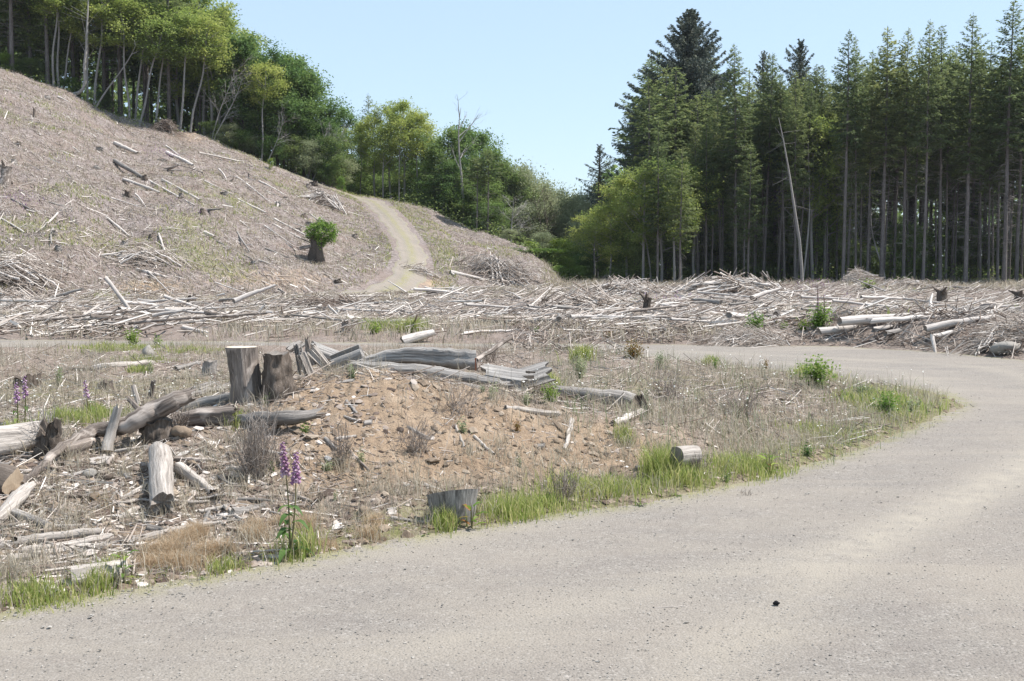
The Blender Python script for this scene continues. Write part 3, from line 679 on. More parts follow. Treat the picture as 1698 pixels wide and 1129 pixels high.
def spruce_parts(seed, h, crown0, cr, sparse=0., lean_limbs=.3, dens=1.0, mat='spruce'):
    """old spruce: long upswept limbs hung with curtains of branchlets"""
    g = np.random.default_rng(seed); r = random.Random(seed)
    tb = MB(); z = np.linspace(0, h, 14); P = np.column_stack([.15*np.sin(z*.3), .1*np.cos(z*.25), z]); P[0, 2] = -.5
    tb.tube(P, .42*(1-z/h)**.8+.03, 8, r, .05)
    cb = MB(); bm = MB(); nb = int((h-crown0)*15*dens)
    C = []; DD = []; S = []; RN = []
    for i in range(nb):
        f = (i+r.random())/nb; zb = crown0+(h-crown0)*f
        prof = min(1, (1-f)*1.9)**.8; L = (cr*prof*r.uniform(.35, 1.15)+.4)*(.5 if r.random() < sparse else 1)
        az = i*2.4+r.uniform(-.7, .7); el = -.25+f*f*1.15+r.uniform(-.12, .2)
        d = np.array([math.cos(az)*math.cos(el), math.sin(az)*math.cos(el), math.sin(el)]); o = np.array([0, 0, zb])
        t = np.linspace(0, 1, 6); pp = o+d*t[:, None]*L+np.array([0, 0, 1.])*((t**2-.5*t)*L*.28)[:, None]
        bm.tube(pp, np.linspace(.06, .012, 6)*(1.2-f*.6), 4, r, 0, cap=(False, False), rnd=.3)
        m = int(L*46*dens)+8; t = g.random(m)**.75; t = .02+.98*t
        pts = np.stack([np.interp(t, np.linspace(0, 1, 6), pp[:, k]) for k in range(3)], 1)
        hang = g.random(m)**1.3*(.35+.75*(1-f))*min(1.4, L*.36)*np.sin(np.clip(t*1.2, 0, 1)*math.pi*.75+.4)
        side = unit(np.cross(d, [0, 0, 1])); lat = g.normal(0, .34, m)*(1.05-t*.7)*min(1.6, L*.4)
        C.append(pts+side*lat[:, None]-np.array([0, 0, 1.])*hang[:, None]); DD.append(np.stack([g.normal(0, .25, m)+d[0]*.5, g.normal(0, .25, m)+d[1]*.5, -.9+.9*f+g.normal(0, .2, m)], 1))
        S.append(g.uniform(.16, .42, m)); RN.append(np.clip(g.random(m)*.6+.3*(hang < .15), 0, 1))
    C = np.concatenate(C); cb.leaves(C, np.concatenate(S), g, up=.2, rnd=np.concatenate(RN), aspect=.34, D=np.concatenate(DD))
    return [('trunk', tb.mesh('trunk', M['bark'], True), []), ('crown', crown_of((cb, mat), (bm, 'bark')), [])]

def broad_parts(seed, h, cr, c0=.35, tr=.14, bend=.6, n=9000, leaf=.2, bark='alder_bark', lm='alder', fork=False, clump=.5, dead=0, top=1., limbs=16, sx=1., droopy=0.):
    g = np.random.default_rng(seed); r = random.Random(seed)
    z = np.linspace(0, h*.9, 12); bx = bend*math.cos(seed*2.1)*(z/h)**1.6*h*.06+.12*np.sin(z*.7+seed); by = bend*math.sin(seed*1.3)*(z/h)**1.6*h*.05
    P = np.column_stack([bx, by, z]); P[0, 2] = -.4
    tb = MB(); tb.tube(P, tr*(1-z/(h*1.0))**.8+.02, 8, r, .06)
    lb_ = MB(); tips = []
    def tp(q): return np.array([np.interp(q, z, P[:, 0]), np.interp(q, z, P[:, 1]), q])
    for i in range(limbs):
        f = (i+r.random())/limbs; zb = h*(c0*.85+(.87-c0*.85)*f); az = i*2.4+r.uniform(-.5, .5)
        # envelope radius: ellipsoid between c0*h and h
        q = (zb/h+.12-c0)/(1-c0); env = cr*math.sqrt(max(.12, 1-(2*min(q, 1)-.95)**2*.9))
        L = env*r.uniform(.75, 1.15); el = r.uniform(.35, .9)*(1-.3*droopy)
        d = np.array([math.cos(az)*math.cos(el)*sx, math.sin(az)*math.cos(el), math.sin(el)]); o = tp(zb)
        t = np.linspace(0, 1, 5); pp = o+d*t[:, None]*L*1.1+np.stack([.12*L*np.sin(t*3+i), .12*L*np.cos(t*2.5+i)-.12*L, -.10*L*t**2], 1)
        lb_.tube(pp, np.linspace(tr*.42*(1-f*.5), .015, 5), 5, r, 0, cap=(False, False))
        for k in range(5):
            tt = r.uniform(.35, 1); o2 = np.array([np.interp(tt, t, pp[:, c]) for c in range(3)])
            d2 = unit(d+g.normal(0, .65, 3)+[0, 0, .2]); e = o2+d2*L*r.uniform(.25, .5)
            lb_.sticks([o2], [e], .014, np.array([.5])); tips += [e, (o2+e)/2]
            for _ in range(2):
                e2 = e+unit(d2+g.normal(0, .7, 3))*L*.22; lb_.sticks([e], [e2], .008, np.array([.5])); tips.append(e2)
        tips.append(pp[-1])
    for k in range(6): tips.append(tp(h*.86)+np.array([r.uniform(-.4, .4)*cr*.6, r.uniform(-.4, .4)*cr*.6, r.uniform(.2, .1*h)]))
    out = [('trunk', tb.mesh('trunk', M[bark], True), [])]
    if n:
        T = np.array(tips); w_ = g.random(len(T))**1.2+.15; w_ /= w_.sum(); idx = g.choice(len(T), n, p=w_)
        hue = g.random(len(T)); sg = clump*(.6+.8*g.random(len(T)))
        C = T[idx]+g.normal(size=(n, 3))*sg[idx][:, None]*[1, 1, .7]
        cm_ = MB(); cm_.leaves(C, leaf, g, up=.8, rnd=np.clip(hue[idx]*.6+g.random(n)*.4, 0, 1), aspect=.7)
        out.append(('crown', crown_of((cm_, lm), (lb_, bark)), []))
    return out
def shrub_parts(seed, h, r0, n, leaf, lm='bush', stems=9, bark='brown', clump=.16, low=.1):
    g = np.random.default_rng(seed); r = random.Random(seed); sm = MB(); C = []; RN = []
    per = n//stems
    for i in range(stems):
        a = r.random()*6.28; l = r.uniform(.2, 1)*r0; hh = h*r.uniform(.55, 1)*(1-.35*l/r0)
        p = np.array([[0, 0, -.05], [l*.35*math.cos(a), l*.35*math.sin(a), hh*.5], [l*math.cos(a), l*math.sin(a), hh]])
        sm.tube(p, [.012*h+.004, .008*h+.003, .003], 4, r, 0, cap=(False, False))
        t = g.uniform(low, 1, per); pts = np.stack([np.interp(t, [0, .5, 1], p[:, k]) for k in range(3)], 1)
        C.append(pts+g.normal(size=(per, 3))*clump*h*(.4+.9*t)[:, None]); RN.append(np.clip(r.random()*.5+g.random(per)*.5, 0, 1))
    C = np.concatenate(C); C[:, 2] = np.abs(C[:, 2])+.01
    cm_ = MB(); cm_.leaves(C, leaf, g, up=.8, rnd=np.concatenate(RN), aspect=.62)
    return [('stems', sm.mesh('stems', M[bark]), []), ('foliage', cm_.mesh('foliage', M[lm]), [])]

ORD = ['first', 'second', 'third', 'fourth', 'fifth', 'sixth', 'seventh', 'eighth', 'ninth', 'tenth', 'eleventh', 'twelfth']
def number_labels(items):
    """items: (object, base label). Gives look-alikes an ordinal counted from the left in the photograph."""
    by = {}
    for o, b in items: by.setdefault(b, []).append(o)
    for b, L in by.items():
        if len(L) == 1: L[0]['label'] = b; continue
        L.sort(key=lambda o: proj(np.array(o.location))[0][0])
        n = len(L)
        for k, o in enumerate(L):
            if k == 0: w_ = 'leftmost'
            elif k == n-1: w_ = 'rightmost'
            elif k < 12: w_ = ORD[k]+' from left'
            elif n-1-k < 12: w_ = ORD[n-1-k]+' from right'
            else: w_ = 'in the middle'
            o['label'] = b+', '+w_
TREES = []
def plant(name, parts, base_h_, px, d, label, cat='tree', group=None, top=None, rz=None, height=None, tilt=(0, 0), wide=1., py=None):
    """stand a tree at photo column px, d metres away, scaled to reach photo row `top`"""
    x = (px-CX)/FPX*d; z = gz(x, d)
    H = height if height else (row_z(top, d)-z)
    s = H/base_h_
    sw = s**.6*wide
    o = thing(name, (x, d, z), parts, label, cat, group, rot=(tilt[1], tilt[0], rnd.random()*6.28 if rz is None else rz), scale=(sw, sw, s))
    TREES.append((o, label)); return o
FIRS = [fir_parts(100+k, 22, c0, cr, dens=dn, twigs=120, narrow=1, tw=.17) for k, (c0, cr, dn) in enumerate([(10.5, 2.1, 1.15), (12, 1.9, 1.2), (9.5, 2.2, 1.1), (12.5, 2.0, 1.25), (8.5, 1.8, 1.0), (11.5, 2.4, 1.2)])]
FIRB = [fir_parts(120+k, 19, c0, 2.4, dens=.8, twigs=60, tw=.15) for k, c0 in enumerate((6.5, 8.0, 9.0))]
SPARSE = fir_parts(130, 22, 13, 2.2, dens=.7, twigs=60, sparse=.3, mats=('fir_bark', 'spruce'))
GF = 'bare-trunked firs along the front of the right forest'
front = [  # column, top row, distance, proto, crown width
 (1150,215,104,4,.8),(1170,198,101,2,.8),(1196,150,106,0,.95),(1219,75,101,0,1.0),(1250,180,106,3,.9),(1265,92,104,5,.95),(1290,150,108,1,.9),
 (1318,122,101,2,1.0),(1347,110,107,3,.95),(1372,130,109,0,.9),(1397,55,98,1,.9),(1418,66,100,4,.8),(1441,105,107,5,.9),(1460,48,99,0,1.05),(1474,120,108,2,.9),
 (1497,50,99,3,.85),(1515,68,101,4,.75),(1530,38,97,5,.95),(1558,45,100,1,.9),(1577,110,107,0,.9),(1600,26,98,2,1.0),(1624,88,103,3,.9),(1645,120,107,4,.85),
 (1664,3,96,0,1.25),(1684,60,101,5,1.0),(1712,30,98,1,1.0),(1745,40,100,2,1.0),(1784,35,99,3,1.0),(1830,45,101,0,1.0),(1875,30,99,5,1.)]
for i, (px, tpy, d, k, wd) in enumerate(front):
    b = 'bare-trunked fir with ' + ('narrow' if wd < .9 else ('broad full' if wd > .97 else 'ragged')) + ' crown along right forest edge'
    plant('fir_tree', FIRS[k], 22, px, d, b, 'fir tree', GF, top=tpy, wide=wd*rnd.uniform(.72, 1.05), tilt=(rnd.gauss(0, .016), rnd.gauss(0, .016)))
for i in range(34):
    px = 1162+i*17.5+rnd.uniform(-6, 6); k = rnd.randrange(6)
    plant('fir_tree', FIRS[k], 22, px, rnd.uniform(101, 107), 'slender dark-trunked fir packed between the front firs of right forest', 'fir tree', 'slender firs packed between the front firs', top=np.interp(px, [1150, 1300, 1400, 1700], [190, 130, 105, 85])+rnd.uniform(-10, 55), wide=rnd.uniform(.55, .8), tilt=(rnd.gauss(0, .02), rnd.gauss(0, .02)))
# small conifers and rows behind
for px, tpy, d in [(1090,195,98),(1127,242,96),(1240,235,98)]:
    plant('fir_tree', FIRB[0], 19, px, d, 'small slim fir standing before the light green alders', 'fir tree', GF, top=tpy, wide=.8)
SKY = np.array([(-400,-260),(0,-150),(300,-60),(365,-8),(385,30),(430,72),(470,82),(500,98),(520,140),(540,182),(556,205),(575,172),(590,178),(610,195),(640,165),(680,160),(705,175),(716,205),(760,203),
    (790,205),(812,235),(830,262),(852,275),(865,290),(900,300),(930,318),(955,330),(975,300),(1000,250),(1030,190),(1055,120),(1075,80),(1180,90),(1205,130),(1219,110),(1265,110),(1300,110),(1340,95),(1380,110),(1400,80),(1500,80),(1700,60),(2000,40)], float)
rr_ = random.Random(31); cand = []
for _ in range(4000):
    px = rr_.uniform(985, 1960); d = rr_.uniform(109, 150); x = (px-CX)/FPX*d
    if all((x-a)**2+(d-b)**2 > 2.9**2 for a, b in cand): cand.append((x, d))
    if len(cand) >= 150: break
for x, d in cand:
    px = CX+x/d*FPX; tpy = np.interp(px, SKY[:, 0], SKY[:, 1])+rr_.uniform(6, 75)
    if px < 1075: tpy = max(tpy, np.interp(px, [985, 1075], [350, 240]))
    pr = FIRB[rr_.randrange(3)] if rr_.random() < .6 else FIRS[rr_.randrange(6)]
    o = plant('fir_tree', pr, 19 if pr in FIRB else 22, px, d, None, 'fir tree', 'shaded firs deep inside the right forest', top=tpy, wide=1.3)
    o['label'] = 'fir standing in the shaded depth of the forest beyond the clearing'; TREES.pop()
# big old spruces
SPR = spruce_parts(201, 31, 4, 6.6, dens=1.35)
plant('spruce_tree', SPR, 31, 1140, 122, 'huge dark spruce with drooping branch curtains towering over light alders', 'spruce tree', top=20, wide=1.15, rz=.4)
SPR2 = spruce_parts(202, 22, 5, 6.5, dens=.8, sparse=.4)
plant('spruce_tree', SPR2, 22, 1052, 120, 'dark spruce with sprawling drooping side limbs, left of the huge spruce', 'spruce tree', top=180, wide=.75, rz=1.)
plant('spruce_tree', spruce_parts(203, 26, 12, 4.2, sparse=.4, dens=.8), 26, 1322, 116, 'spruce with open fan-shaped top rising behind the firs', 'spruce tree', top=70)
plant('spruce_tree', spruce_parts(204, 20, 8, 3.2, sparse=.6, dens=.5), 20, 992, 118, 'thin grey spruce with sparse drooping top at edge of the valley gap', 'spruce tree', top=243)
plant('spruce_tree', spruce_parts(206, 25, 11, 3.2, sparse=.4, dens=.6), 25, 1262, 118, 'thin topped grey spruce between the huge spruce and fan-topped spruce', 'spruce tree', top=88)

ALD = [broad_parts(300+k, 14, cr, c0, n=int(nn*.85), leaf=.19, lm='alder', clump=.36, tr=.13, limbs=18) for k, (cr, c0, nn) in enumerate([(2.6, .35, 9000), (2.2, .45, 7500), (3.0, .3, 11000), (2.0, .5, 6000)])]
MAP = [broad_parts(320+k, 14, cr, c0, n=int(nn*.9), leaf=.25, bark='bark', lm='maple', clump=.46, tr=.18, limbs=20) for k, (cr, c0, nn) in enumerate([(3.4, .2, 12000), (3.0, .25, 11000), (3.8, .12, 14000)])]
LOWB = [broad_parts(340+k, 9, 3.0, .08, n=9000, leaf=.22, lm=lm_, clump=.5, tr=.09, limbs=18, bark='bark') for k, lm_ in enumerate(('shade_leaf', 'maple', 'grey_leaf', 'bush'))]
GA = 'light green alders by the huge spruce'
for px, tpy, d, k in [(1040,285,103,2),(1066,262,100,0),(1095,255,101,2),(1128,262,101,0),(1150,258,103,1),(1012,330,104,0),(1118,300,99,1),(985,345,106,2)]:
    plant('alder_tree', ALD[k], 14, px, d, 'light green alder at the left end of right forest', 'alder tree', GA, top=tpy)
for px, tpy, d, k in [(1345,180,104,0),(1365,175,106,2)]:
    plant('alder_tree', ALD[k], 14, px, d, 'yellow green alder crown showing between the tall firs', 'alder tree', 'alders among the right firs', top=tpy)
# shrubs and saplings under the right forest
for i in range(44):
    px = rr_.uniform(975, 1930); d = rr_.uniform(103, 128)
    o = plant('understorey_shrub', LOWB[0 if rr_.random() < .6 else (1 if rr_.random() < .7 else 3)], 9, px, d, None, 'shrub', 'leafy understorey saplings among the right trunks', height=rr_.uniform(3, 8.5), wide=.9)
    TREES[-1] = (o, 'leafy sapling growing in shade between trunks of the right forest')
UNDER = [t for t in TREES if t[1] == 'leafy sapling growing in shade between trunks of the right forest']; TREES = [t for t in TREES if t not in UNDER]
for o, l in UNDER: o['label'] = l

# ---- left ridge
def ridge(px, dd=2.): return float(crest_d(px))+dd
def leant(name, parts, hh, px, basepy, toppx, toppy, dd, label, cat, group=None, wide=1.):
    d = ridge(px, dd); x0 = (px-CX)/FPX*d; z0 = gz(x0, d); x1 = (toppx-CX)/FPX*d; z1 = row_z(toppy, d)
    H = math.hypot(x1-x0, z1-z0); s = H/hh; a = math.atan2(x1-x0, z1-z0)
    o = thing(name, (x0, d, z0), parts, label, cat, group, rot=(0, 0, 0), scale=(s**.6*wide, s**.6*wide, s))
    o.rotation_euler = (Matrix.Rotation(a, 3, 'Y') @ Matrix.Rotation(rnd.random()*6.28, 3, 'Z')).to_euler()
    TREES.append((o, label)); return o
ALT = [broad_parts(360+k, 15, 2.1, .62, n=5200, leaf=.2, tr=.10, clump=.4, limbs=12, lm='alder') for k in range(3)]
GL = 'pale trunked alders on the ridge edge'
for px, tpx, tpy, dd, k, lab in [
  (95,113,-60,1,0,'pale alder rising in a cluster left of the bent trunk'),(106,108,-70,2,1,'pale alder rising in a cluster left of the bent trunk'),(112,140,-30,3,2,'pale alder rising in a cluster left of the bent trunk'),
  (152,158,-10,2,0,'slim grey alder just right of the bent trunk'),(163,196,-60,2,1,'pale leaning alder with leaf tuft on its trunk'),
  (219,217,-20,1,2,'pair of close alder trunks standing upright on ridge'),(229,258,-10,2,0,'alder leaning right beside the upright pair on ridge'),
  (238,276,20,0,1,'broken-based alder with yellow green crown over brown brush heap'),(262,292,-5,2,2,'slanting alder behind the brown brush heap'),
  (304,322,8,0,0,'pale alder with yellow green crown right of the brown brush heap'),(320,366,20,1,1,'leaning alder whose wide crown hangs toward open sky')]:
    leant('alder_tree', ALT[k], 15, px, 0, tpx, tpy, dd, lab, 'alder tree', GL, 1.15)
for px, tpy, dd, k in [(345,-22,6,2),(368,-2,5,0),(388,26,7,2),(355,10,4,1),(300,-5,9,0),(330,0,12,2)]:
    plant('alder_tree', ALD[k], 14, px, ridge(px, dd), 'yellow green alder of the ridge top thicket', 'alder tree', 'alders in the ridge thicket', top=tpy, wide=1.1)
for px, tpy, dd, k in [(408,52,4,1),(430,72,7,0),(462,80,4,2),(485,84,6,0),(505,110,5,1),(522,150,4,0),(538,190,3,1),(440,120,3,0),(475,140,2.5,1)]:
    plant('maple_tree', MAP[k], 14, px, ridge(px, dd), 'dark green maple on the right end of the ridge', 'maple tree', 'maples on the ridge end', top=tpy, wide=.95)
leant('alder_tree', ALT[1], 15, 437, 0, 440, 92, .5, 'pale double alder trunk before the maples on the ridge', 'alder tree', GL)
GD = 'dark conifers at the head of the ridge'
for px, dd, k in [(30,2,0),(88,3,2),(286,3,3),(8,5,1),(60,6,4),(130,6,5),(180,7,0),(205,5,2),(250,8,1),(-40,3,3),(-90,4,0)]:
    plant('ridge_conifer', FIRB[k % 3], 19, px, ridge(px, dd), 'dark conifer on the hilltop behind the pale alders', 'conifer', GD, height=rr_.uniform(17, 21), wide=1.25)
cand = []
for _ in range(3000):
    px = rr_.uniform(-260, 560); d = ridge(px, rr_.uniform(5, 26)); x = (px-CX)/FPX*d
    if all((x-a)**2+(d-b)**2 > 2.6**2 for a, b in cand): cand.append((x, d))
    if len(cand) >= 74: break
for x, d in cand:
    px = CX+x/d*FPX; tpy = np.interp(px, SKY[:, 0], SKY[:, 1])+rr_.uniform(15, 80); q = rr_.random()
    H = min(row_z(tpy, d)-gz(x, d), 21)
    if H < 2.5: continue
    if q < .45: pr, hh, nm, ct = FIRB[rr_.randrange(3)], 19, 'ridge_conifer', 'conifer'
    elif q < .75: pr, hh, nm, ct = MAP[rr_.randrange(3)], 14, 'maple_tree', 'maple tree'
    else: pr, hh, nm, ct = LOWB[0], 9, 'understorey_shrub', 'shrub'; H = min(H, 9)
    o = plant(nm, pr, hh, px, d, None, ct, 'shaded trees deep in the ridge wood', height=H, wide=1.15); TREES.pop()
    o['label'] = {'conifer': 'conifer in the shaded depth of the wood on the hilltop', 'maple tree': 'maple in the shaded depth of the wood on the hilltop', 'shrub': 'leafy shrub in the shaded depth of the hilltop wood'}[ct]
for px, tpy, dd, k in [(20,88,2,3),(60,95,3,0),(125,128,2.5,3),(175,150,4,1),(355,200,1.5,0),(385,205,1,2),(400,215,1,1),(420,225,2,2),(455,225,.5,1),(490,225,1,0),(515,232,.5,2),(535,225,1,1),(552,225,.5,0),(570,262,1,2),(545,262,0,1)]:
    plant('thicket_shrub', LOWB[k], 9, px, ridge(px, dd), 'tangled green shrub along the lower ridge edge', 'shrub', 'shrubs along the ridge edge', top=tpy, wide=.8)
plant('thicket_shrub', LOWB[3], 9, 568, ridge(568, -3), 'yellow green bush at the end of the ridge by the track', 'shrub', top=292, wide=.35)
plant('thicket_shrub', LOWB[3], 9, 452, ridge(452, -4), 'small round green bush below the ridge thicket', 'shrub', top=262, wide=.3)

# ---- trees behind the crest of the track
GM = 'trees behind the crest of the track'
plant('maple_tree', MAP[0], 14, 580, 134, 'dark maple at left of the alder clump behind the track', 'maple tree', GM, top=170, wide=.8)
for px, tpy, d, k in [(600,196,130,1),(622,184,128,0),(648,162,128,0),(672,160,126,2),(692,172,126,0),(706,190,128,1),(636,200,124,3),(662,180,124,1),(612,240,136,0),(586,250,138,2)]:
    plant('alder_tree', *((ALD[k], 14) if k != 1 and px < 690 else (ALT[k], 15)), px, d, 'light green alder in clump above the crest of the track', 'alder tree', GM, top=tpy, wide=.95)
for px, tpy, d, k in [(738,206,124,0),(768,204,126,1),(792,207,124,2),(812,240,122,0),(836,268,121,1),(752,260,120,2),(722,240,126,1),(800,285,118,0)]:
    plant('maple_tree', MAP[k], 14, px, d, 'deep green maple in clump right of the track crest', 'maple tree', GM, top=tpy, wide=.85)
plant('fir_tree', FIRB[0], 19, 735, 119.5, 'dark shaggy conifer below the maples right of track', 'conifer', GM, top=262, wide=1.5)
plant('fir_tree', FIRB[1], 19, 615, 140, 'spire of a conifer poking above the alder clump', 'conifer', GM, top=158, wide=.8)
POLE = fir_parts(140, 13, 8.5, 1.9, dens=.9, twigs=60, tw=.09)
for px, tpy in [(791,262),(809,250)]:
    plant('fir_tree', POLE, 13, px, 113, 'thin pole-like young conifer at foot of the maples', 'conifer', 'thin young conifers below the maples', top=tpy, wide=1.1)
def snag_parts(seed, h, tr, limbs=8, c0=.5, bark='alder_bark', L=.25, twig=1, el=(.6, 1.1)):
    g = np.random.default_rng(seed); r = random.Random(seed); z = np.linspace(0, h, 12)
    P = np.column_stack([.04*h*np.sin(z/h*4+seed)*z/h, .02*h*np.cos(z/h*3+seed)*z/h, z]); P[0, 2] = -.3
    tb = MB(); tb.tube(P, tr*(1-z/h)**.8+.015, 7, r, .08); bm = MB()
    for i in range(limbs):
        zb = h*(c0+(1-c0)*(i+r.random())/limbs*.95); a = r.random()*6.28; l = L*h*r.uniform(.4, 1); e = r.uniform(*el)
        o = np.array([np.interp(zb, z, P[:, 0]), np.interp(zb, z, P[:, 1]), zb]); d = np.array([math.cos(a)*math.cos(e), math.sin(a)*math.cos(e), math.sin(e)])
        t = np.linspace(0, 1, 5)[:, None]; pp = o+d*t*l+np.array([0, 0, l*.15])*t**2+g.normal(0, .02*l, (5, 3))*t
        bm.tube(pp, np.linspace(tr*.4, .01, 5), 5, r, 0, cap=(False, False))
        for k in range(int(4*twig)):
            tt = r.uniform(.3, 1); o2 = pp[int(tt*4)]; e2 = o2+unit(d+g.normal(0, .6, 3))*l*r.uniform(.2, .45); bm.sticks([o2], [e2], .014, np.array([.6]))
            bm.sticks([e2, e2], [e2+unit(d+g.normal(0, .6, 3))*l*.2, e2+unit(d+g.normal(0, .8, 3))*l*.2], .008, np.array([.6, .6]))
    return [('trunk', tb.mesh('trunk', M[bark], True), []), ('crown', bm.mesh('crown', M[bark]), [])]
SN = snag_parts(401, 13, .13, 7, .45)
plant('dead_tree', SN, 13, 768, 118, 'forked bare snag rising above the maples right of the track', 'dead tree', None, top=178, wide=1.2)
plant('dead_tree', snag_parts(402, 14, .09, 12, .06, L=.35, twig=2, bark='bark'), 14, 893, 118, 'dark many-stemmed leafless tree in the valley gap', 'dead tree', None, top=330, wide=1.4)
plant('dead_tree', snag_parts(405, 14, .08, 12, .08, L=.3, twig=2, bark='bark'), 14, 905, 119, 'slender leafless tree just right of the many-stemmed one', 'dead tree', None, top=322, wide=1.3)
plant('dead_tree', snag_parts(403, 9, .07, 14, .1, L=.4, twig=2.5), 9, 848, 112, 'pale twiggy leafless bush at the left of the valley gap', 'dead tree', None, top=330, wide=1.4)
for px, tpx, tpy, dd, s_ in [(359,408,128,.5,411),(512,548,205,1,412),(520,560,225,1,413),(505,575,215,2,414),(446,478,190,0,415),(356,392,110,1,416)]:
    leant('dead_tree', snag_parts(s_, 10, .07, 12, .25, L=.3, twig=2), 10, px, 0, tpx, tpy, dd, 'bare leaning grey tree with fanned twigs before ridge thicket', 'dead tree', 'leaning bare trees on the ridge edge')
leant('dead_tree', snag_parts(417, 10, .10, 3, .7, L=.1, twig=1), 10, 166, 0, 236, 68, 0, 'long bare pole leaning steeply right across the ridge trunks', 'dead tree', None)
# leaning pale snag in front of the right firs
d = 92.; x0 = (1331-CX)/FPX*d; z0 = gz(x0, d); tb = MB()
Pt = np.array([at(1331, 472, d), at(1329, 440, d), at(1326, 400, d), at(1318, 350, d), at(1309, 290, d), at(1299, 232, d), at(1291, 195, d)]); Pt[0, 2] = z0-.2
o = link('leaning_snag', None); o.location = (x0, d, z0); tag(o, 'slender bleached dead trunk leaning left before the firs', 'dead tree')
tb.tube(Pt-np.array([x0, d, z0]), [.13, .12, .11, .10, .08, .05, .02], 8, rnd, .08); tb.build('trunk', M['alder_bark'], o, True)
tb = MB(); g_ = np.random.default_rng(9)
A = Pt[3:6].repeat(6, 0)-np.array([x0, d, z0])+g_.normal(0, .3, (18, 3))*[0, 0, 1]; tb.sticks(A, A+g_.normal(0, .7, (18, 3))+[-.3, 0, 0], .015, g_.random(18)); tb.build('crown', M['alder_bark'], o)
for px, tpx, tpy in [(1470,1440,340),(1330,1345,225),(1080,1062,290)]:
    o = leant('dead_tree', snag_parts(430+px, 12, .08, 8, .4, L=.15), 12, px, 0, tpx, tpy, 0, 'thin pale dead stem among the right forest trunks', 'dead tree', 'thin dead stems in the right forest')
    dd_ = 102.; xx = (px-CX)/FPX*dd_; o.location = (xx, dd_, gz(xx, dd_)); k = (row_z(tpy, dd_)-gz(xx, dd_))/12; o.scale = (1, 1, k)
    o.rotation_euler = (0, math.atan2((tpx-px)/FPX*dd_, 12*k), 0)
# bent trunk on ridge
d = ridge(130, 0); bp = np.array([at(q, w_, d) for q, w_ in [(119,157),(130,154),(138,147),(141,135),(140,110),(143,80),(145,30),(148,-30)]]); bo = bp[0].copy()
bo[2] = gz(bo[0], bo[1]); o = link('bent_tree', None); o.location = bo; tag(o, 'pale tree whose trunk curves up from a low horizontal base', 'tree')
tb = MB(); tb.tube(bp-bo, [.18, .17, .16, .15, .14, .12, .09, .04], 8, rnd, .05); tb.build('trunk', M['alder_bark'], o, True)
tb = MB(); A = (bp[5:8]-bo).repeat(8, 0)+g_.normal(0, .8, (24, 3))*[0, 0, 1]; Bq = A+g_.normal(0, 1.2, (24, 3))+[0, 0, .8]; tb.sticks(A*[0, 0, 1]+np.interp(A[:, 2], (bp-bo)[:, 2], (bp-bo)[:, 0])[:, None]*[1, 0, 0], Bq, .02, g_.random(24)); tb.build('crown', M['alder_bark'], o)

# ---- shrubs in the valley gap and far beyond
for px, tpy, d, k in [(872,283,124,2),(856,272,122,2),(893,300,122,2),(918,312,126,2),(943,322,130,2),(905,330,124,2),(962,318,126,2),(862,300,122,2),(880,335,119,2),(850,345,118,2),(915,345,121,2),(900,385,112,2),(925,395,112,3),(945,400,114,3),(880,400,110,3),(935,425,106,3),(960,425,110,3),(905,420,106,3),(950,350,126,2),(935,330,130,0),(968,335,124,2),(975,360,116,2),(990,390,112,0),(960,440,104,3),(925,440,101,3),
        (830,330,122,2),(870,420,105,3),(845,380,108,2)]:
    plant('valley_shrub', LOWB[k], 9, px, d, {2: 'pale grey green shrub in the valley gap', 3: 'fresh green shrub on the bank of the valley gap', 0: 'dull green shrub in the valley gap', 1: 'dark green shrub at foot of the right forest'}[k], 'shrub', 'shrubs in the valley gap', top=tpy, wide=.75)
for i in range(12):
    px = 862+i*13+rr_.uniform(-4, 4); d = rr_.uniform(150, 200)
    plant('distant_tree', FIRB[i % 3] if i % 3 else ALD[1], 19 if i % 3 else 14, px, d, 'distant hazy tree closing the valley gap', 'tree', 'distant trees beyond the valley gap', top=np.interp(px, SKY[:, 0], SKY[:, 1])+rr_.uniform(8, 45))
for px, tpy, d, k in [(575,262,130,1),(598,268,139,0),(625,262,139,1),(650,258,139,0),(675,262,139,1),(705,262,131,1),(722,290,124,0),(745,300,121,1),(770,310,119,1),(795,330,117,0),(818,335,115,1),(560,290,122,1),(612,290,134,1),(688,280,134,0),(640,290,136,1),(780,300,122,0),(760,290,125,1)]:
    plant('thicket_shrub', LOWB[k], 9, px, d, 'leafy shrub filling under trees behind the track crest', 'shrub', 'shrubs behind the track crest', top=tpy, wide=1.1)
number_labels(TREES)
# far wood behind everything: reads as one mass
fw = MB(); g = np.random.default_rng(77); n = 60000
a = g.uniform(-.62, .62, n); d = g.uniform(158, 205, n); x = d*np.tan(a); px = CX+FPX*np.tan(a)
top = np.where(px > 985, 14., np.where(px < 560, 13., np.where(px < 850, 7.0, 5.)))
zz = ground(x, d)+g.random(n)*top*(1+.15*np.sin(x*.5))
fw.leaves(np.stack([x, d, zz], 1), .9, g, up=.5, aspect=.7)
tag(fw.build('distant_woods', M['shade_leaf']), 'continuous mass of far woodland behind the trees', 'woods', kind='stuff')
ub = MB(); n = 30000; px = g.uniform(960, 2000, n); d = g.uniform(101, 125, n); x = (px-CX)/FPX*d; k = fbm(x/3, d/3, 66, 3) > -.15; x = x[k]; d = d[k]
ub.leaves(np.stack([x, d, ground(x, d)+g.random(len(x))**2*1.6], 1), .22, g, up=.8)
px = g.uniform(-250, 960, n//2); d = crest_d(px)+g.uniform(-.5, 12, n//2); x = (px-CX)/FPX*d; k = (fbm(x/3, d/3, 67, 3) > -.2) & ((pdist(x, d, TRK) > 3.5)) & ((px < 575) | (px > 640)); x = x[k]; d = d[k]
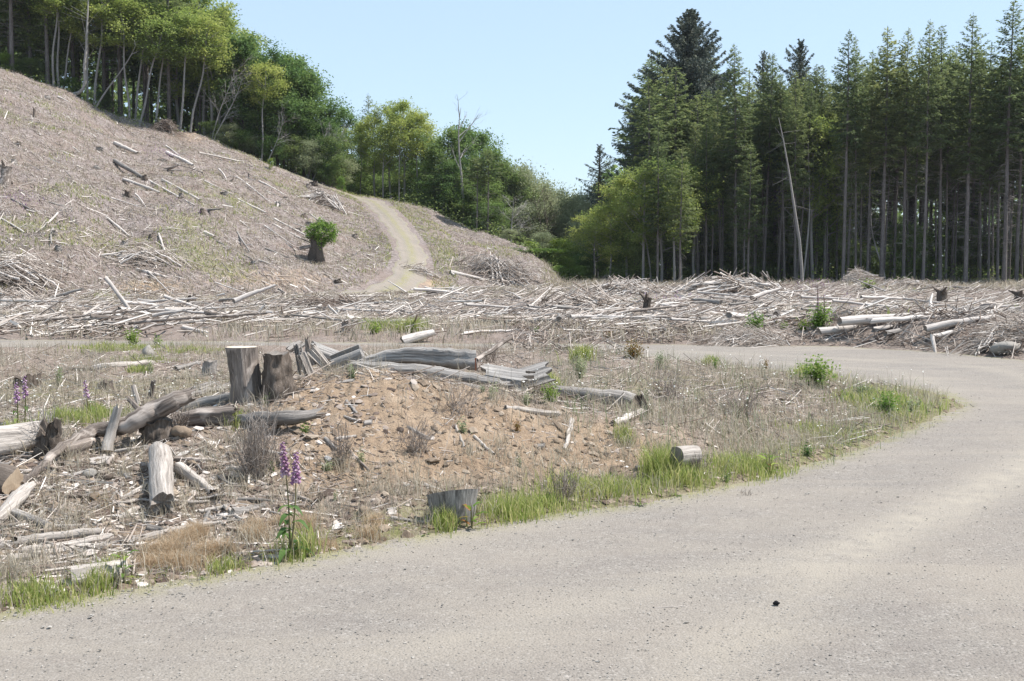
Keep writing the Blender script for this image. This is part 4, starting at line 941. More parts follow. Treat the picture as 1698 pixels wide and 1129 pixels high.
ub.leaves(np.stack([x, d, ground(x, d)+g.random(len(x))**2*1.4], 1), .22, g, up=.8)
tag(ub.build('undergrowth', M['shade_leaf']), 'low leafy undergrowth on the forest floors', 'undergrowth', kind='stuff')
# ------------------------------------------------------------------ logs, stumps, slabs
def ring_caps(mb, V0, W0, depth, jag, r, start):
    c = V0.mean(0); Vc = np.vstack([V0, c]); seg = len(V0); a = np.arange(seg); b = (a+1) % seg
    f = np.stack([b, a, np.full(seg, seg)], 1) if start else np.stack([a, b, np.full(seg, seg)], 1)
    Wl = np.vstack([V0-c, [[0, 0, 0]]])
    # local flat coordinates for growth rings
    mb.add(Vc, F3=f, W=Wl)
def log_meshes(P, R, seg=22, rough=.06, ridges=.08, mat='grey', capm=('cut', 'cut'), jag=(0, 0), seed=0, sub=5):
    r = random.Random(seed); P = np.asarray(P, float); R = np.asarray(R, float)
    n0 = len(P); t = np.linspace(0, n0-1, (n0-1)*sub+1); k = np.arange(n0)
    P = np.stack([np.interp(t, k, P[:, c]) for c in range(3)], 1); R = np.interp(t, k, R)
    if len(P) > 8: P[2:-2] = (P[:-4]+P[1:-3]+P[2:-2]+P[3:-1]+P[4:])/5
    L = np.linalg.norm(P[-1]-P[0]); n = len(P)
    P = P+np.array([[r.gauss(0, .006), r.gauss(0, .006), r.gauss(0, .006)] for _ in range(n)])*min(1, L)
    b = MB(); b.tube(P, R, seg, r, rough, cap=(False, False), ridges=ridges)
    V = b.V[0]; caps = []
    for e, sl, s in ((0, slice(0, seg), 1), (1, slice(len(V)-seg, len(V)), 0)):
        T = P[1]-P[0] if e == 0 else P[-1]-P[-2]; T = T/(np.linalg.norm(T)+1e-9)*(-1 if e == 0 else 1)
        if jag[e]: V[sl] += T*np.array([[r.random()**2*jag[e]] for _ in range(seg)])
        c = MB(); ring_caps(c, V[sl].copy(), None, 0, jag[e], r, s)
        if jag[e]: c.V[0][-1] -= T*jag[e]*.7
        caps.append((('broken_end' if jag[e] else 'cut_end'), c.mesh('cut_end', M[capm[e]])))
    return [('log_body', b.mesh('log_body', M[mat], True))]+caps
def LOG(pts, label, mat='grey', caps=('cut_grey', 'cut_grey'), jag=(0, 0), name='fallen_log', cat='log', group=None, seed=None, seg=22, rough=.06, ridges=.16, sink=.88):
    """pts: (px, py, radius px[, distance])"""
    P = []; R = []
    for p in pts:
        px, py, rp = p[:3]; k = p[3] if len(p) > 3 else 0        # a negative fourth value: the ground lies that many px below
        d = k if k > 0 else hit(px, py+(-k if k < 0 else rp*sink)).y
        P.append(at(px, py, d)); R.append(rp/FPX*d)
    P = np.array(P); o0 = P.mean(0).copy(); o0[2] = gz(o0[0], o0[1])
    ms = log_meshes(P-o0, R, seg, rough, ridges, mat, caps, jag, seed if seed is not None else int(pts[0][0]*7+pts[0][1]))
    return thing(name, tuple(o0), [(a, m, []) for a, m in ms], label, cat, group)
def STUMP(px, pyb, pyt, rt, rb, label, mat='grey', cap='cut_grey', lean=(0, 0), tilt=(0, 0), flare=.25, rough=.06, jag=0., seed=1, lobes=5, name='tree_stump', d=None, ridges=.1, cat='stump'):
    """base row, top row, top and base radius in px"""
    r = random.Random(seed); c = hit(px, pyb) if d is None else Vector(((px-CX)/FPX*d, d, 0)); d = c.y
    if d: c.z = gz(c.x, c.y)
    H = row_z(pyt, d)-c.z; RT, RB = rt/FPX*d, rb/FPX*d; seg = 28; nz = 12
    th = np.arange(seg)*2*math.pi/seg; ph = r.random()*6; V = []; W = []
    for i in range(nz+1):
        f = i/nz; z = -.08+(H+.08)*f; rad = RB+(RT-RB)*f**.8
        rr = rad*(1+rough*(np.sin(2*th+ph)+.6*np.sin(3*th+ph*2+z*3)+.35*np.sin(7*th+ph*3)) + flare*(1-f)**4*(.5+.5*np.sin(lobes*th+ph)))
        rr = rr*(1+ridges*vnoise(th*seg/5+ph, np.full(seg, z*6/H), 5))
        zz = np.full(seg, z) + (f**6)*(tilt[0]*np.cos(th)+tilt[1]*np.sin(th))*RT
        if jag: zz += (f**4)*jag*H*np.array([vnoise(np.array([t*2.2+ph]), np.array([.5]), 9)[0] for t in th])
        V.append(np.stack([np.cos(th)*rr+lean[0]*f*H, np.sin(th)*rr+lean[1]*f*H, zz], 1)); W.append(np.stack([np.cos(th)*rr+ph, np.sin(th)*rr, zz+ph], 1))
    b = MB(); F = []
    for i in range(nz):
        a = np.arange(seg)+i*seg; e = (np.arange(seg)+1) % seg+i*seg; F.append(np.stack([a, e, e+seg, a+seg], 1))
    b.add(np.concatenate(V), F4=np.concatenate(F), W=np.concatenate(W))
    t = V[-1]; c2 = t.mean(0); cb_ = MB(); rings = [t, c2+(t-c2)*.93-[0, 0, .004], c2+(t-c2)*.5-[0, 0, .006+jag*H*.3]]
    F = []
    for i in range(2):
        a = np.arange(seg)+i*seg; e = (np.arange(seg)+1) % seg+i*seg; F.append(np.stack([a, e, e+seg, a+seg], 1))
    cv = np.vstack(rings+[c2-[0, 0, .006+jag*H*.5]]); a = np.arange(seg)+2*seg; e = (np.arange(seg)+1) % seg+2*seg
    cb_.add(cv, F4=np.concatenate(F), F3=np.stack([a, e, np.full(seg, 3*seg)], 1), W=cv-c2)
    return thing(name, (c.x, c.y, c.z), [('bark', b.mesh('bark', M[mat], True), []), ('cut_face', cb_.mesh('cut_face', M[cap]), [])], label, cat)
def slab_mesh(L, Wd, T, seed, jag=.15, curl=0., mat='silver', nl=10, nw=11, taper=0.):
    """split plank along x; grain ridges; jagged ends; curl bends the width"""
    r = random.Random(seed); u = np.linspace(-.5, .5, nl); v = np.linspace(-.5, .5, nw)
    e0 = [r.random()*jag*L for _ in v]; e1 = [r.random()*jag*L for _ in v]; gr = [r.gauss(0, T*.10)-(T*.25 if r.random() < .2 else 0) for j in range(nw)]
    top = []; bot = []
    for a in u:
        for j, q in enumerate(v):
            x = (-L/2+e0[j])+(a+.5)*(L-e0[j]-e1[j]); wq = Wd*(1-taper*(a+.5)); y = q*wq+.004*Wd*math.sin(a*9+seed)
            z = gr[j]+curl*(q*2)**2*Wd*.5+.008*L*math.sin(a*3+seed)
            top.append((x, y, z+T/2*(1-.5*(abs(q)*2)**4))); bot.append((x, y, z-T/2*(1-.5*(abs(q)*2)**4)))
    V = np.array(top+bot); n = nl*nw; F = []
    I, J = np.meshgrid(np.arange(nl-1), np.arange(nw-1), indexing='ij'); a = (I*nw+J).ravel()
    F.append(np.stack([a, a+nw, a+nw+1, a+1], 1)); F.append(np.stack([a+1, a+nw+1, a+nw, a], 1)+n)
    k = np.arange(nl-1)*nw; F.append(np.stack([k+nw, k, k+n, k+nw+n], 1)); k = k+nw-1; F.append(np.stack([k, k+nw, k+nw+n, k+n], 1))
    k = np.arange(nw-1); F.append(np.stack([k, k+1, k+1+n, k+n], 1)); k = k+(nl-1)*nw; F.append(np.stack([k+1, k, k+n, k+1+n], 1))
    b = MB(); b.add(V, F4=np.concatenate(F), W=V[:, [1, 2, 0]]+seed*1.37); return b.mesh('slab', M[mat])
def SLAB(px, py, d, L, Wd, T, rot, label, mat='silver', seed=1, jag=.15, curl=0., taper=0., name='wood_slab', cat='wood slab', group=None):
    """px, py centre; L, Wd, T in photo pixels at that distance; rot degrees"""
    c = at(px, py, d); s = d/FPX
    me = slab_mesh(L*s, Wd*s, T*s, seed, jag, curl, mat, taper=taper)
    o = link(name, me); o.location = c; o.rotation_euler = tuple(R_(q) for q in rot); return tag(o, label, cat, group)

# --- road edge
STUMP(750, 872, 816, 42, 29, 'low grey sawn stump at the road edge with green grass at its foot', 'silver', 'cut_grey', tilt=(.12, -.26), flare=.05, rough=.03, seed=4, d=hit(752, 868).y+.12, ridges=.05)
LOG([(1122,758,17,-34),(1152,754,16,-30)], 'short white-topped log with dark end lying in roadside grass', 'bleached', ('cut_grey', 'cut_grey'), name='log_chunk', cat='log', ridges=.04)
LOG([(118,955,17),(160,949,17),(210,941,15)], 'half log with pale top and shade-coloured dark end beside leafy dock plant', 'bleached', ('bark', 'cut'), seed=3)  # left cap takes the dark bark material to colour that end as shaded
LOG([(30,897,8),(95,890,8),(165,882,7)], 'white birch-like log with splintered left end, topmost of four at left road edge', 'bleached', ('bark', 'cut_grey'), (.10, 0))
LOG([(38,913,6),(110,905,6),(178,889,6)], 'knobbly grey log just under the white splintered one', 'bleached', jag=(.05, .03))
LOG([(2,926,5),(60,921,6),(148,905,5)], 'weathered pole third down in the four at left road edge', 'bleached', jag=(.04, .04))
LOG([(-30,950,6),(60,934,6),(172,905,6)], 'long pale pole lowest of four at left road edge', 'bleached', jag=(.02, .08))
LOG([(-75,784,24,-24),(22,799,23,-26)], 'cut log showing its round tan sawn end at the left side', 'bark', ('cut', 'cut'))
LOG([(20,852,11),(85,877,11)], 'smooth grey log sloping down below the round sawn end', 'grey', ('cut_grey', 'cut_pale'))
LOG([(50,806,8,-26),(30,826,13,-22),(-6,862,10,-12)], 'bleached jagged root piece crossing in front of the sawn end', 'bleached', ('cut_pale', 'cut_pale'), (.08, .05), rough=.2)
LOG([(267,752,19),(268,790,21),(270,834,21)], 'thick cracked log pointing downhill towards the road', 'bleached', ('cut_pale', 'cut_grey'), (0, .05), ridges=.05)
LOG([(296,776,10),(322,793,9),(350,815,8)], 'short rough-barked log slanting right of the thick cracked log', 'bleached', ('cut_grey', 'bark'), (0, .03))
LOG([(203,784,5),(214,795,5)], 'stubby blue grey stick left of the thick cracked log', 'silver')
LOG([(204,826,4),(232,812,5),(246,800,3)], 'pale split stick beside the thick cracked log base', 'bleached', jag=(.03, .05))
LOG([(294,810,4),(302,814,4)], 'tiny pale stub against the thick cracked log', 'bleached')
LOG([(290,762,5),(330,763,5),(352,762,3)], 'dark stick right of the thick cracked log top', 'brown', jag=(.02, .06))
LOG([(242,892,7),(300,878,7),(352,868,5)], 'pale crooked log above the straw tufts', 'bleached', jag=(.05, .08), rough=.15)
# --- the broken bent log and its neighbours
LOG([(312,656,12,-66),(290,664,16,-62),(250,684,17.5,-50),(215,703,15,-38),(172,712,12,-30),(140,720,10,-26),(112,736,7.5,-20),(85,757,7,-14),(60,781,6.5,-9),(38,802,6,-7)],
    'long bent broken trunk propped up from lower left to upper right', 'brown', ('cut_grey', 'cut'), (.10, .02), seed=12, rough=.08, ridges=.12)
LOG([(-70,742,26),(0,730,25),(60,721,21)], 'fat furrowed grey log entering from the left', 'bleached', ('bark', 'bark'), (0, .12), ridges=.2)
STUMP(84, 758, 702, 15, 22, 'dark rotten hollow stump between the furrowed log and bent trunk', 'bark', 'bark', jag=.55, rough=.15, seed=8, ridges=.35)
LOG([(100,750,13),(130,741,13),(156,734,11)], 'dark reddish half-buried log under the bent trunk', 'brown', ('bark', 'bark'), (.03, .06))
LOG([(177,748,9,-9),(185,715,8,-38),(196,679,7,-68)], 'white peeling branch leaning across the bent trunk', 'bleached', ('cut_pale', 'cut_pale'), (0, .05), name='leaning_branch', cat='branch')
LOG([(214,662,4,-30),(233,682,5,-14)], 'dark stub crossing behind the bent trunk', 'brown', jag=(.03, 0))
LOG([(221,640,4,-40),(231,672,4,-8)], 'small upright pale stick behind the bent trunk', 'bleached', jag=(.03, 0))
LOG([(255,632,4,-36),(249,660,5,-8)], 'small upright dark stake behind the bent trunk', 'brown', jag=(.04, 0))
LOG([(300,662,5),(330,652,5),(388,637,4)], 'thin grey branch running back toward the tall stump', 'grey', jag=(.05, .05))
LOG([(315,645,4),(350,637,5)], 'short grey branch piece lying behind the bent trunk tip', 'grey', jag=(.04, .04))
STUMP(262, 734, 694, 22, 27, 'blocky dark rotten wood chunk under the bent trunk', 'bark', 'cut_grey', jag=.25, rough=.12, seed=21, flare=.1, ridges=.25)
LOG([(305,676,8,-9),(345,667,9,-8),(390,657,7,-10)], 'grey split log behind the dark barked log left of mound', 'silver', jag=(.05, .05))
LOG([(308,696,14,-12),(345,692,16,-15),(384,688,15,-14)], 'dark deeply furrowed log left of the tapered overhanging log', 'brown', ('bark', 'bark'), (.12, .08), ridges=.3)
LOG([(396,697,9,-10),(430,696,12,-16),(480,695,12,-22),(522,688,7,-24)], 'tapered weathered log overhanging the mound with its shadow below', 'grey', ('bark', 'cut_grey'), (.06, .12), ridges=.15)
# --- stumps and split wood behind the mound
STUMP(411, 664, 575, 25, 21, 'tall brown stump with pale sawn top, leftmost of the stump group', 'brown', 'cut_pale', lean=(-.10, 0), flare=.35, rough=.05, seed=31, lobes=4, ridges=.12)
STUMP(464, 655, 585, 21, 29, 'dark decaying stump right behind the tall pale-topped stump', 'bark', 'cut_grey', lean=(-.10, 0), flare=.3, rough=.1, jag=.10, seed=35, ridges=.3)
D = 12.2
SLAB(508, 607, D-.2, 50, 17, 7, (62, 68, 10), 'white upright plank leaning in front of the split wood group', 'bleached', 3, .12)
SLAB(498, 596, D+.3, 56, 14, 9, (70, 80, 0), 'narrow grey upright splinter behind the white plank', 'grey', 4, .3)
LOG([(519,606,8,D+.1),(512,585,7,D+.1),(509,563,4,D+.1)], 'gnarled brown root spike standing in the split wood', 'brown', ('bark', 'bark'), (0, .06), name='root_spike', cat='root', rough=.2, ridges=.3)
SLAB(532, 597, D+.1, 56, 26, 8, (50, 50, 15), 'pale split wedge between root spike and grey block', 'bleached', 7, .25, taper=.5)
SLAB(577, 598, D, 58, 40, 20, (55, -22, -8), 'blocky silver wood chunk with flat cut side facing the road', 'silver', 9, .08)
SLAB(543, 585, D+.6, 64, 24, 10, (40, 22, 10), 'silver plank sloping down behind the blocky chunk', 'silver', 11, .15)
SLAB(490, 575, D+.8, 30, 24, 6, (20, -30, 30), 'small pale splinter piece near the dark stump top', 'bleached', 13, .4)
LOG([(597,604,9,12.3),(640,592,14,12.3),(700,591,17,12.3),(745,595,17,12.3),(789,597,17,12.3)], 'big furrowed silver log lying behind mound with squared right end', 'silver', ('cut_grey', 'cut_grey'), (.2, 0), seed=44, ridges=.22, rough=.10)
LOG([(590,607,7,12.0),(660,611,10,12.0),(730,620,12,12.0),(800,632,11,11.95),(838,640,8,11.95)], 'lower silver log slanting right beneath the big furrowed log', 'silver', jag=(.15, .15), seed=45, ridges=.2)
LOG([(720,634,9,11.8),(790,646,8,11.8)], 'grey log fragment sunk at the back of the mound', 'grey', jag=(.1, .1), ridges=.3)
o = link('stake', slab_mesh(.13, .022, .012, 3, .03, 0, 'redwood' if 'redwood' in M else 'brown')); o.location = at(789, 604, 12.1); o.rotation_euler = (0, R_(88), 0); tag(o, 'small reddish wooden stake standing at the squared end of the big log', 'stake')
SLAB(838, 626, 12.2, 96, 52, 10, (48, 8, -12), 'broad silver slab tilted toward the road with dark shade block under it', 'silver', 17, .22, curl=-.25)
SLAB(888, 621, 12.4, 70, 42, 8, (46, -14, 16), 'smaller silver slab with split edge right of the broad one', 'silver', 18, .3, curl=-.1)
SLAB(820, 643, 12.1, 56, 22, 16, (75, 5, 5), 'dark block standing in for shade below the broad silver slab', 'bark', 19, .1)  # dark bark block added in place of the shade under the slab
SLAB(898, 648, 12.3, 44, 18, 14, (70, -6, 0), 'dark block standing in for shade below the smaller silver slab', 'bark', 20, .1)  # second dark block, shade below the smaller slab put in as colour
LOG([(925,649,9,12.3),(985,656,13,12.2),(1050,667,15,12.1)], 'furrowed grey log with round sawn end facing right', 'grey', ('cut_grey', 'cut_grey'), (.1, 0), seed=51, ridges=.2)
LOG([(905,672,5,11.8),(1000,687,6,11.6)], 'thin dark log lying below the furrowed grey log', 'grey', jag=(.06, .1), ridges=.2)
SLAB(1066, 673, 11.9, 44, 15, 5, (80, 62, 0), 'curved dark bark slab standing behind the sawn log end', 'bark', 22, .2, curl=.5)
LOG([(1018,702,5),(1038,693,7),(1062,682,6)], 'short white weathered log leaning at the sawn log end', 'bleached', jag=(.04, .04))
LOG([(838,676,4),(880,681,5),(925,686,4)], 'straight white board lying on the back of the mound', 'bleached', jag=(.02, .02))
LOG([(949,697,4),(944,722,3.5),(937,745,3)], 'white crooked stick lying on right flank of mound', 'bleached', jag=(.02, .04))
LOG([(790,596,4,12.3),(820,577,4,12.6),(848,559,3.5,12.9)], 'bare brown pole slanting up from the big log toward far road', 'brown', seg=8)
for i, (x1, y1, x2, y2, r, m, l) in enumerate([(574,664,592,685,2.6,'grey','short grey stick near top of the mound'),(677,708,711,726,3,'bleached','pale stick in the middle of the mound face'),(786,723,819,753,3,'bleached','straight pale stick on the right of the mound face'),
    (540,727,558,745,4,'grey','stubby grey stick on left of the mound face'),(556,727,590,723,3,'bleached','pale horizontal stick left on the mound face'),(578,746,612,780,3,'brown','dark stick low on left of the mound'),
    (704,803,735,815,3.5,'bleached','white-edged stick just above the roadside stump'),(648,858,700,866,3,'grey','small grey stick left of the roadside stump'),(700,866,730,862,2.5,'bleached','pale splinter touching the roadside stump'),
    (400,790,470,812,3,'brown','long dark stick below the dead stalk bush'),(470,812,560,852,2.6,'brown','long dark stick leading right from below the dead stalk bush'),(1345-590,706,770,740,2.2,'bleached','thin pale twig on upper mound face'),
    (340,855,372,870,4,'grey','grey stick behind the straw tufts'),(372,838,400,862,4,'bleached','pale stick above the straw tufts'),(330,848,380,838,3.5,'bleached','pale curved stick above the straw tufts'),(380,856,412,846,3,'grey','small grey stick right of the pale curved stick'),
    (88,846,150,858,3,'brown','dark stick left of the red weed'),(155,868,195,855,3.5,'bleached','pale splinter under the red weed'),(196,860,222,845,6,'bleached','pale chunky splinter right of the red weed'),(150,800,190,770,2.6,'brown','thin dark root in the soil left of white chip'),
    (100,800,170,785,3,'brown','thin brown root near the white chip'),(570,690,600,700,2,'bleached','tiny pale stick upper left of the mound'),(1085,1008,1135,1005,1.6,'bleached','thin pale twig lying on the gravel road')]):
    LOG([(x1,y1,r),((x1+x2)/2,(y1+y2)/2+.5,r),(x2,y2,r*.8)], l, m, jag=(.01, .02), seg=7, name='stick', cat='stick')
for px, py, L, W_, l, s in [(165,763,38,18,'white oblong wood chip below the leaning white branch',1),(210,745,16,20,'small upright brown wood wedge beside the white chip',2),(160,745,18,7,'small pale splinter above the white chip',3),(610,700,16,8,'small tan chip on the mound',4),
        (650,850,18,16,'bright white chip low on mound left of the roadside stump',5),(1076,770,16,5,'white chip, upper of those by the roadside grass',6),(1060,776,14,5,'white chip left among those by the roadside grass',7),(1070,787,12,5,'white chip, lower of those by the roadside grass',8),
        (575,632,28,5,'white flat splinter on top of the mound',9),(895,740,18,7,'pale chip on right flank of the mound',10)]:
    c = hit(px, py+3); o = link('wood_chip', slab_mesh(L/FPX*c.y, W_/FPX*c.y*1.6, .018, 60+s, .25, 0, 'bleached' if s != 2 else 'brown')); o.location = c+Vector((0, 0, .012)); o.rotation_euler = (R_(12+(60 if s == 2 else 0)), R_(-6), R_(s*37 % 40-20)); tag(o, l, 'wood chip')
def ROCK(px, py, r_, label, mat, seed, fl=.7, cat='stone', name='stone'):
    c = hit(px, py); g = np.random.default_rng(seed); import bmesh
    bm = bmesh.new(); bmesh.ops.create_icosphere(bm, subdivisions=3, radius=1)
    me = bpy.data.meshes.new(name); rr = r_/FPX*c.y
    for v in bm.verts:
        p = np.array(v.co); k = 1+.25*vnoise(np.array([p[0]*1.6+seed]), np.array([p[1]*1.6+p[2]*1.3]), seed)[0]+.1*vnoise(np.array([p[0]*4]), np.array([p[1]*4+p[2]*3]), seed)[0]
        v.co = Vector((p[0]*k*rr*1.15, p[1]*k*rr, p[2]*k*rr*fl))
    bm.to_mesh(me); bm.free(); me.materials.append(M[mat]); a = me.attributes.new('rnd', 'FLOAT', 'POINT'); a.data.foreach_set('value', np.full(len(me.vertices), .55, np.float32))
    for p in me.polygons: p.use_smooth = True
    o = link(name, me); o.location = c+Vector((0, 0, rr*fl*.45)); o.rotation_euler = (0, 0, seed); tag(o, label, cat)
ROCK(400, 778, 14, 'rounded brown rock left of the dead stalk bush', 'clod', 5)
ROCK(1287, 1002, 5, 'small black pebble lying alone on the gravel road', 'black', 6)
ROCK(1672, 584, 24, 'low grey boulder at the outer edge of far road', 'gravel', 7, .5)
ROCK(245, 592, 10, 'pale rounded stone standing beyond the left grass', 'gravel', 8, 1.2)
ROCK(300, 722, 15, 'earthy clump under the bent trunk tip', 'clod', 9, .8)
ROCK(150, 790, 10, 'dark grey stone in the soil below the bent trunk', 'gravel', 10)
ROCK(604, 852, 11, 'tan rock low on mound left of roadside stump', 'clod', 11, .9)
ROCK(683, 748, 8, 'brown stone embedded in the mound face', 'clod', 12)
ROCK(1640, 520, 16, 'dark boulder in the debris at right edge', 'bouldark', 13) if 'bouldark' in M else None
# tangle of broken branches and roots at the left, each a piece of its own
TG = []; rt = random.Random(404)
for i in range(120):
    px = rt.uniform(-30, 470); py = rt.uniform(742, 925)
    if py > 905-px*.02 and px > 230: continue
    L = rt.uniform(14, 70); r_ = rt.uniform(1.3, 3.6)*(1 if rt.random() < .85 else 1.6); a = rt.gauss(0, .55) if rt.random() < .7 else rt.uniform(-1.5, 1.5)
    dx, dy = math.cos(a)*L/2, math.sin(a)*L/2*.45; m = rt.choice(['bleached', 'grey', 'grey', 'brown', 'grey', 'bark'])
    if road_sd(*[np.array([q]) for q in hit(px, py+8)[:2]])[0] < .35: continue
    k = rt.gauss(0, 2.5)
    o = LOG([(px-dx, py-dy, r_*1.1), (px-dx*.2, py-dy*.2+k, r_, -max(r_, 4+abs(k))), (px+dx*.4, py+dy*.4+k*.6, r_*.9), (px+dx, py+dy, r_*.6)], 'x', m, jag=(.02, .05), seg=9, rough=.14, ridges=.3, name='broken_branch', cat='branch', group='broken branches in the left debris')
    TG.append((o, {'bleached': 'pale', 'grey': 'grey', 'brown': 'brown', 'bark': 'dark'}[m]+(' thick' if r_ > 2.8 else ' thin')+(' long' if L > 48 else ' short')+' branch in debris '+('just below bent trunk' if py < 800 else 'of the middle left slope' if py < 865 else 'near the left road edge')))
number_labels(TG)
# stumps and poles further back on the island
STUMP(348, 622, 598, 12, 13, 'small grey fluted stump left of the tall pale-topped stump', 'grey', 'cut_grey', jag=.2, seed=61)
LOG([(156,609,4),(200,605,5),(250,601,4)], 'bleached pole lying in dry grass beyond the bent trunk', 'bleached', jag=(.05, .05))
LOG([(290,611,4),(332,602,3)], 'short pole left of the small fluted stump', 'grey', jag=(.03, .05))
LOG([(115,612,3),(158,613,3)], 'thin dark stick lying in dry grass at the left', 'brown')
STUMP(45, 640, 622, 20, 24, 'low dark crumbling stump in dry grass at far left', 'bark', 'bark', jag=.6, seed=62, rough=.15)
STUMP(175, 645, 632, 12, 15, 'little dark rotten lump of wood right of the white-flowered grass', 'bark', 'bark', jag=.5, seed=63, rough=.15)

# ------------------------------------------------------------------ far logs and poles (hand placed)
FAR = [ # x1,y1,x2,y2,r,mat,where
 (191,267,237,294,4,'grey','h'),(237,294,322,340,2,'bleached','h'),(205,297,262,318,3,'bleached','h'),(269,298,330,331,3,'bleached','h'),(276,252,319,273,3,'bleached','h'),(177,361,213,390,2.4,'bleached','h'),
 (393,294,460,338,2,'bleached','h'),(190,237,227,253,3.4,'bleached','h'),(330,253,425,274,1.6,'bleached','h'),(453,372,503,397,1.8,'bleached','h'),(106,252,142,266,1.5,'bleached','h'),(80,335,140,351,1.5,'grey','h'),(340,385,355,392,3,'bleached','h'),
 (0,361,40,385,2,'bleached','h'),(340,300,385,322,1.5,'bleached','h'),(81,397,195,433,1.8,'grey','h'),(227,446,274,459,3,'bleached','h'),(263,388,275,420,2,'bleached','h'),(440,412,475,426,1.8,'grey','h'),(360,400,420,430,1.6,'grey','h'),(20,330,60,352,1.8,'grey','h'),
 (430,300,470,322,1.6,'bleached','h'),(395,330,440,352,1.6,'bleached','h'),(120,300,165,322,1.5,'bleached','h'),
 (177,463,228,532,4,'bleached','f'),(273,491,352,517,3,'bleached','f'),(227,532,302,538,2.4,'bleached','f'),(354,521,574,538,2.4,'bleached','f'),(305,543,345,552,4,'bleached','f'),(425,532,347,544,3,'brown','f'),(545,507,574,536,2,'bleached','f'),
 (500,531,574,539,3,'brown','f'),(698,537,804,517,3,'bleached','f'),(804,517,853,526,2,'bleached','f'),(595,534,677,536,4,'bleached','f'),(708,483,793,497,4,'brown','f'),(899,530,1016,533,3,'bleached','f'),(860,519,913,537,3,'bleached','f'),
 (917,559,998,554,3.4,'grey','f'),(1044,512,1110,523,4,'bleached','f'),(670,566,717,552,9,'bleached','f'),(747,451,800,463,3.5,'bleached','h'),(1088,504,1203,519,2.4,'bleached','f'),(1050,513,1145,528,3.4,'bleached','f'),(1195,518,1232,509,2.5,'bleached','f'),
 (1363,549,1442,542,6,'bleached','f'),(1393,534,1533,523,8,'bleached','f'),(1447,532,1580,524,5,'bleached','f'),(1538,544,1647,527,7,'bleached','f'),(1546,559,1617,543,4,'bleached','f'),(1546,559,1551,583,4,'bleached','f'),(1405,518,1455,498,2,'grey','f'),
 (1474,515,1573,522,3,'bleached','f'),(1450,546,1500,540,4,'bleached','f'),(1470,553,1500,546,5,'grey','f'),(0,505,140,520,2.4,'bleached','f'),(20,530,120,541,2.6,'bleached','f'),(60,556,140,552,2.4,'bleached','f'),(0,545,55,537,3,'grey','f'),(150,540,230,536,2.6,'bleached','f'),
 (600,545,690,540,2.4,'bleached','f'),(770,553,850,548,3,'bleached','f'),(1000,545,1095,538,2.6,'bleached','f'),(1110,552,1190,540,3,'grey','f'),(1190,545,1280,538,2.4,'bleached','f'),(960,505,1040,497,2.4,'bleached','f'),(830,505,900,497,2.8,'bleached','f'),
 (640,500,700,507,2.5,'bleached','f'),(430,510,520,500,2.6,'bleached','f'),(240,500,330,508,2.2,'bleached','f'),(1600,515,1690,505,3,'bleached','f'),(1280,508,1350,500,2.4,'grey','f'),(1580,475,1640,482,2,'grey','f')]
FL = []
def region(px, py, hillside):
    if hillside: return 'on the ' + ('upper' if py < 330 else 'lower') + ' slope of the hill'
    return 'in the slash ' + ('at the left below hillside' if px < 330 else 'behind the tall stump' if px < 620 else 'below the twin-rut track' if px < 850 else 'in the middle of the field' if px < 1130 else 'before the brush heaps' if px < 1370 else 'along far road at the right')
for i, (x1, y1, x2, y2, r, m, wh) in enumerate(FAR):
    h1, h2 = hit(x1, y1+r*.9), hit(x2, y2+r*.9)
    lift = .10 if wh == 'f' else .06
    if wh == 'f':                                # keep the pole compact in depth; it rests on the slash
        dm = hit((x1+x2)/2, max(y1, y2) if abs(y1-y2) > 20 else (y1+y2)/2+r).y; h1.y = dm*(.995 if y1 > y2 else 1.005); h2.y = dm*(.995 if y2 > y1 else 1.005)
    P1, P2 = at(x1, y1, h1.y), at(x2, y2, h2.y); dd = (h1.y+h2.y)/2
    Lm = (P2-P1).length; col = {'bleached': 'bleached', 'grey': 'grey', 'brown': 'brown'}[m]
    mid = (P1+P2)/2+Vector((0, 0, rnd.uniform(-.03, .06)*min(1, Lm*.3))); o0 = (P1+P2)/2; 
    Pn = np.array([P1, P1*.5+mid*.5, mid, P2*.5+mid*.5, P2])-np.array(o0); rr = r*.9/FPX*dd
    m = 'sun_bleached' if m == 'bleached' else m
    ms = log_meshes(Pn, [rr*1.1, rr*1.05, rr, rr*.9, rr*.7], 7, .1, .1, m, ('cut_grey', 'cut_grey'), (.1, .2), 500+i, 2)
    o = thing('fallen_pole', tuple(o0), [(a, b, []) for a, b in ms], 'x', 'pole' if r < 3.2 else 'log', 'poles and logs lying over the slash')
    k = 'thick ' if r >= 4 else ('long ' if abs(x2-x1) > 90 else 'slim ')
    FL.append((o, k+col+(' log ' if r >= 3.2 else ' pole ')+region((x1+x2)/2, (y1+y2)/2, wh == 'h')))
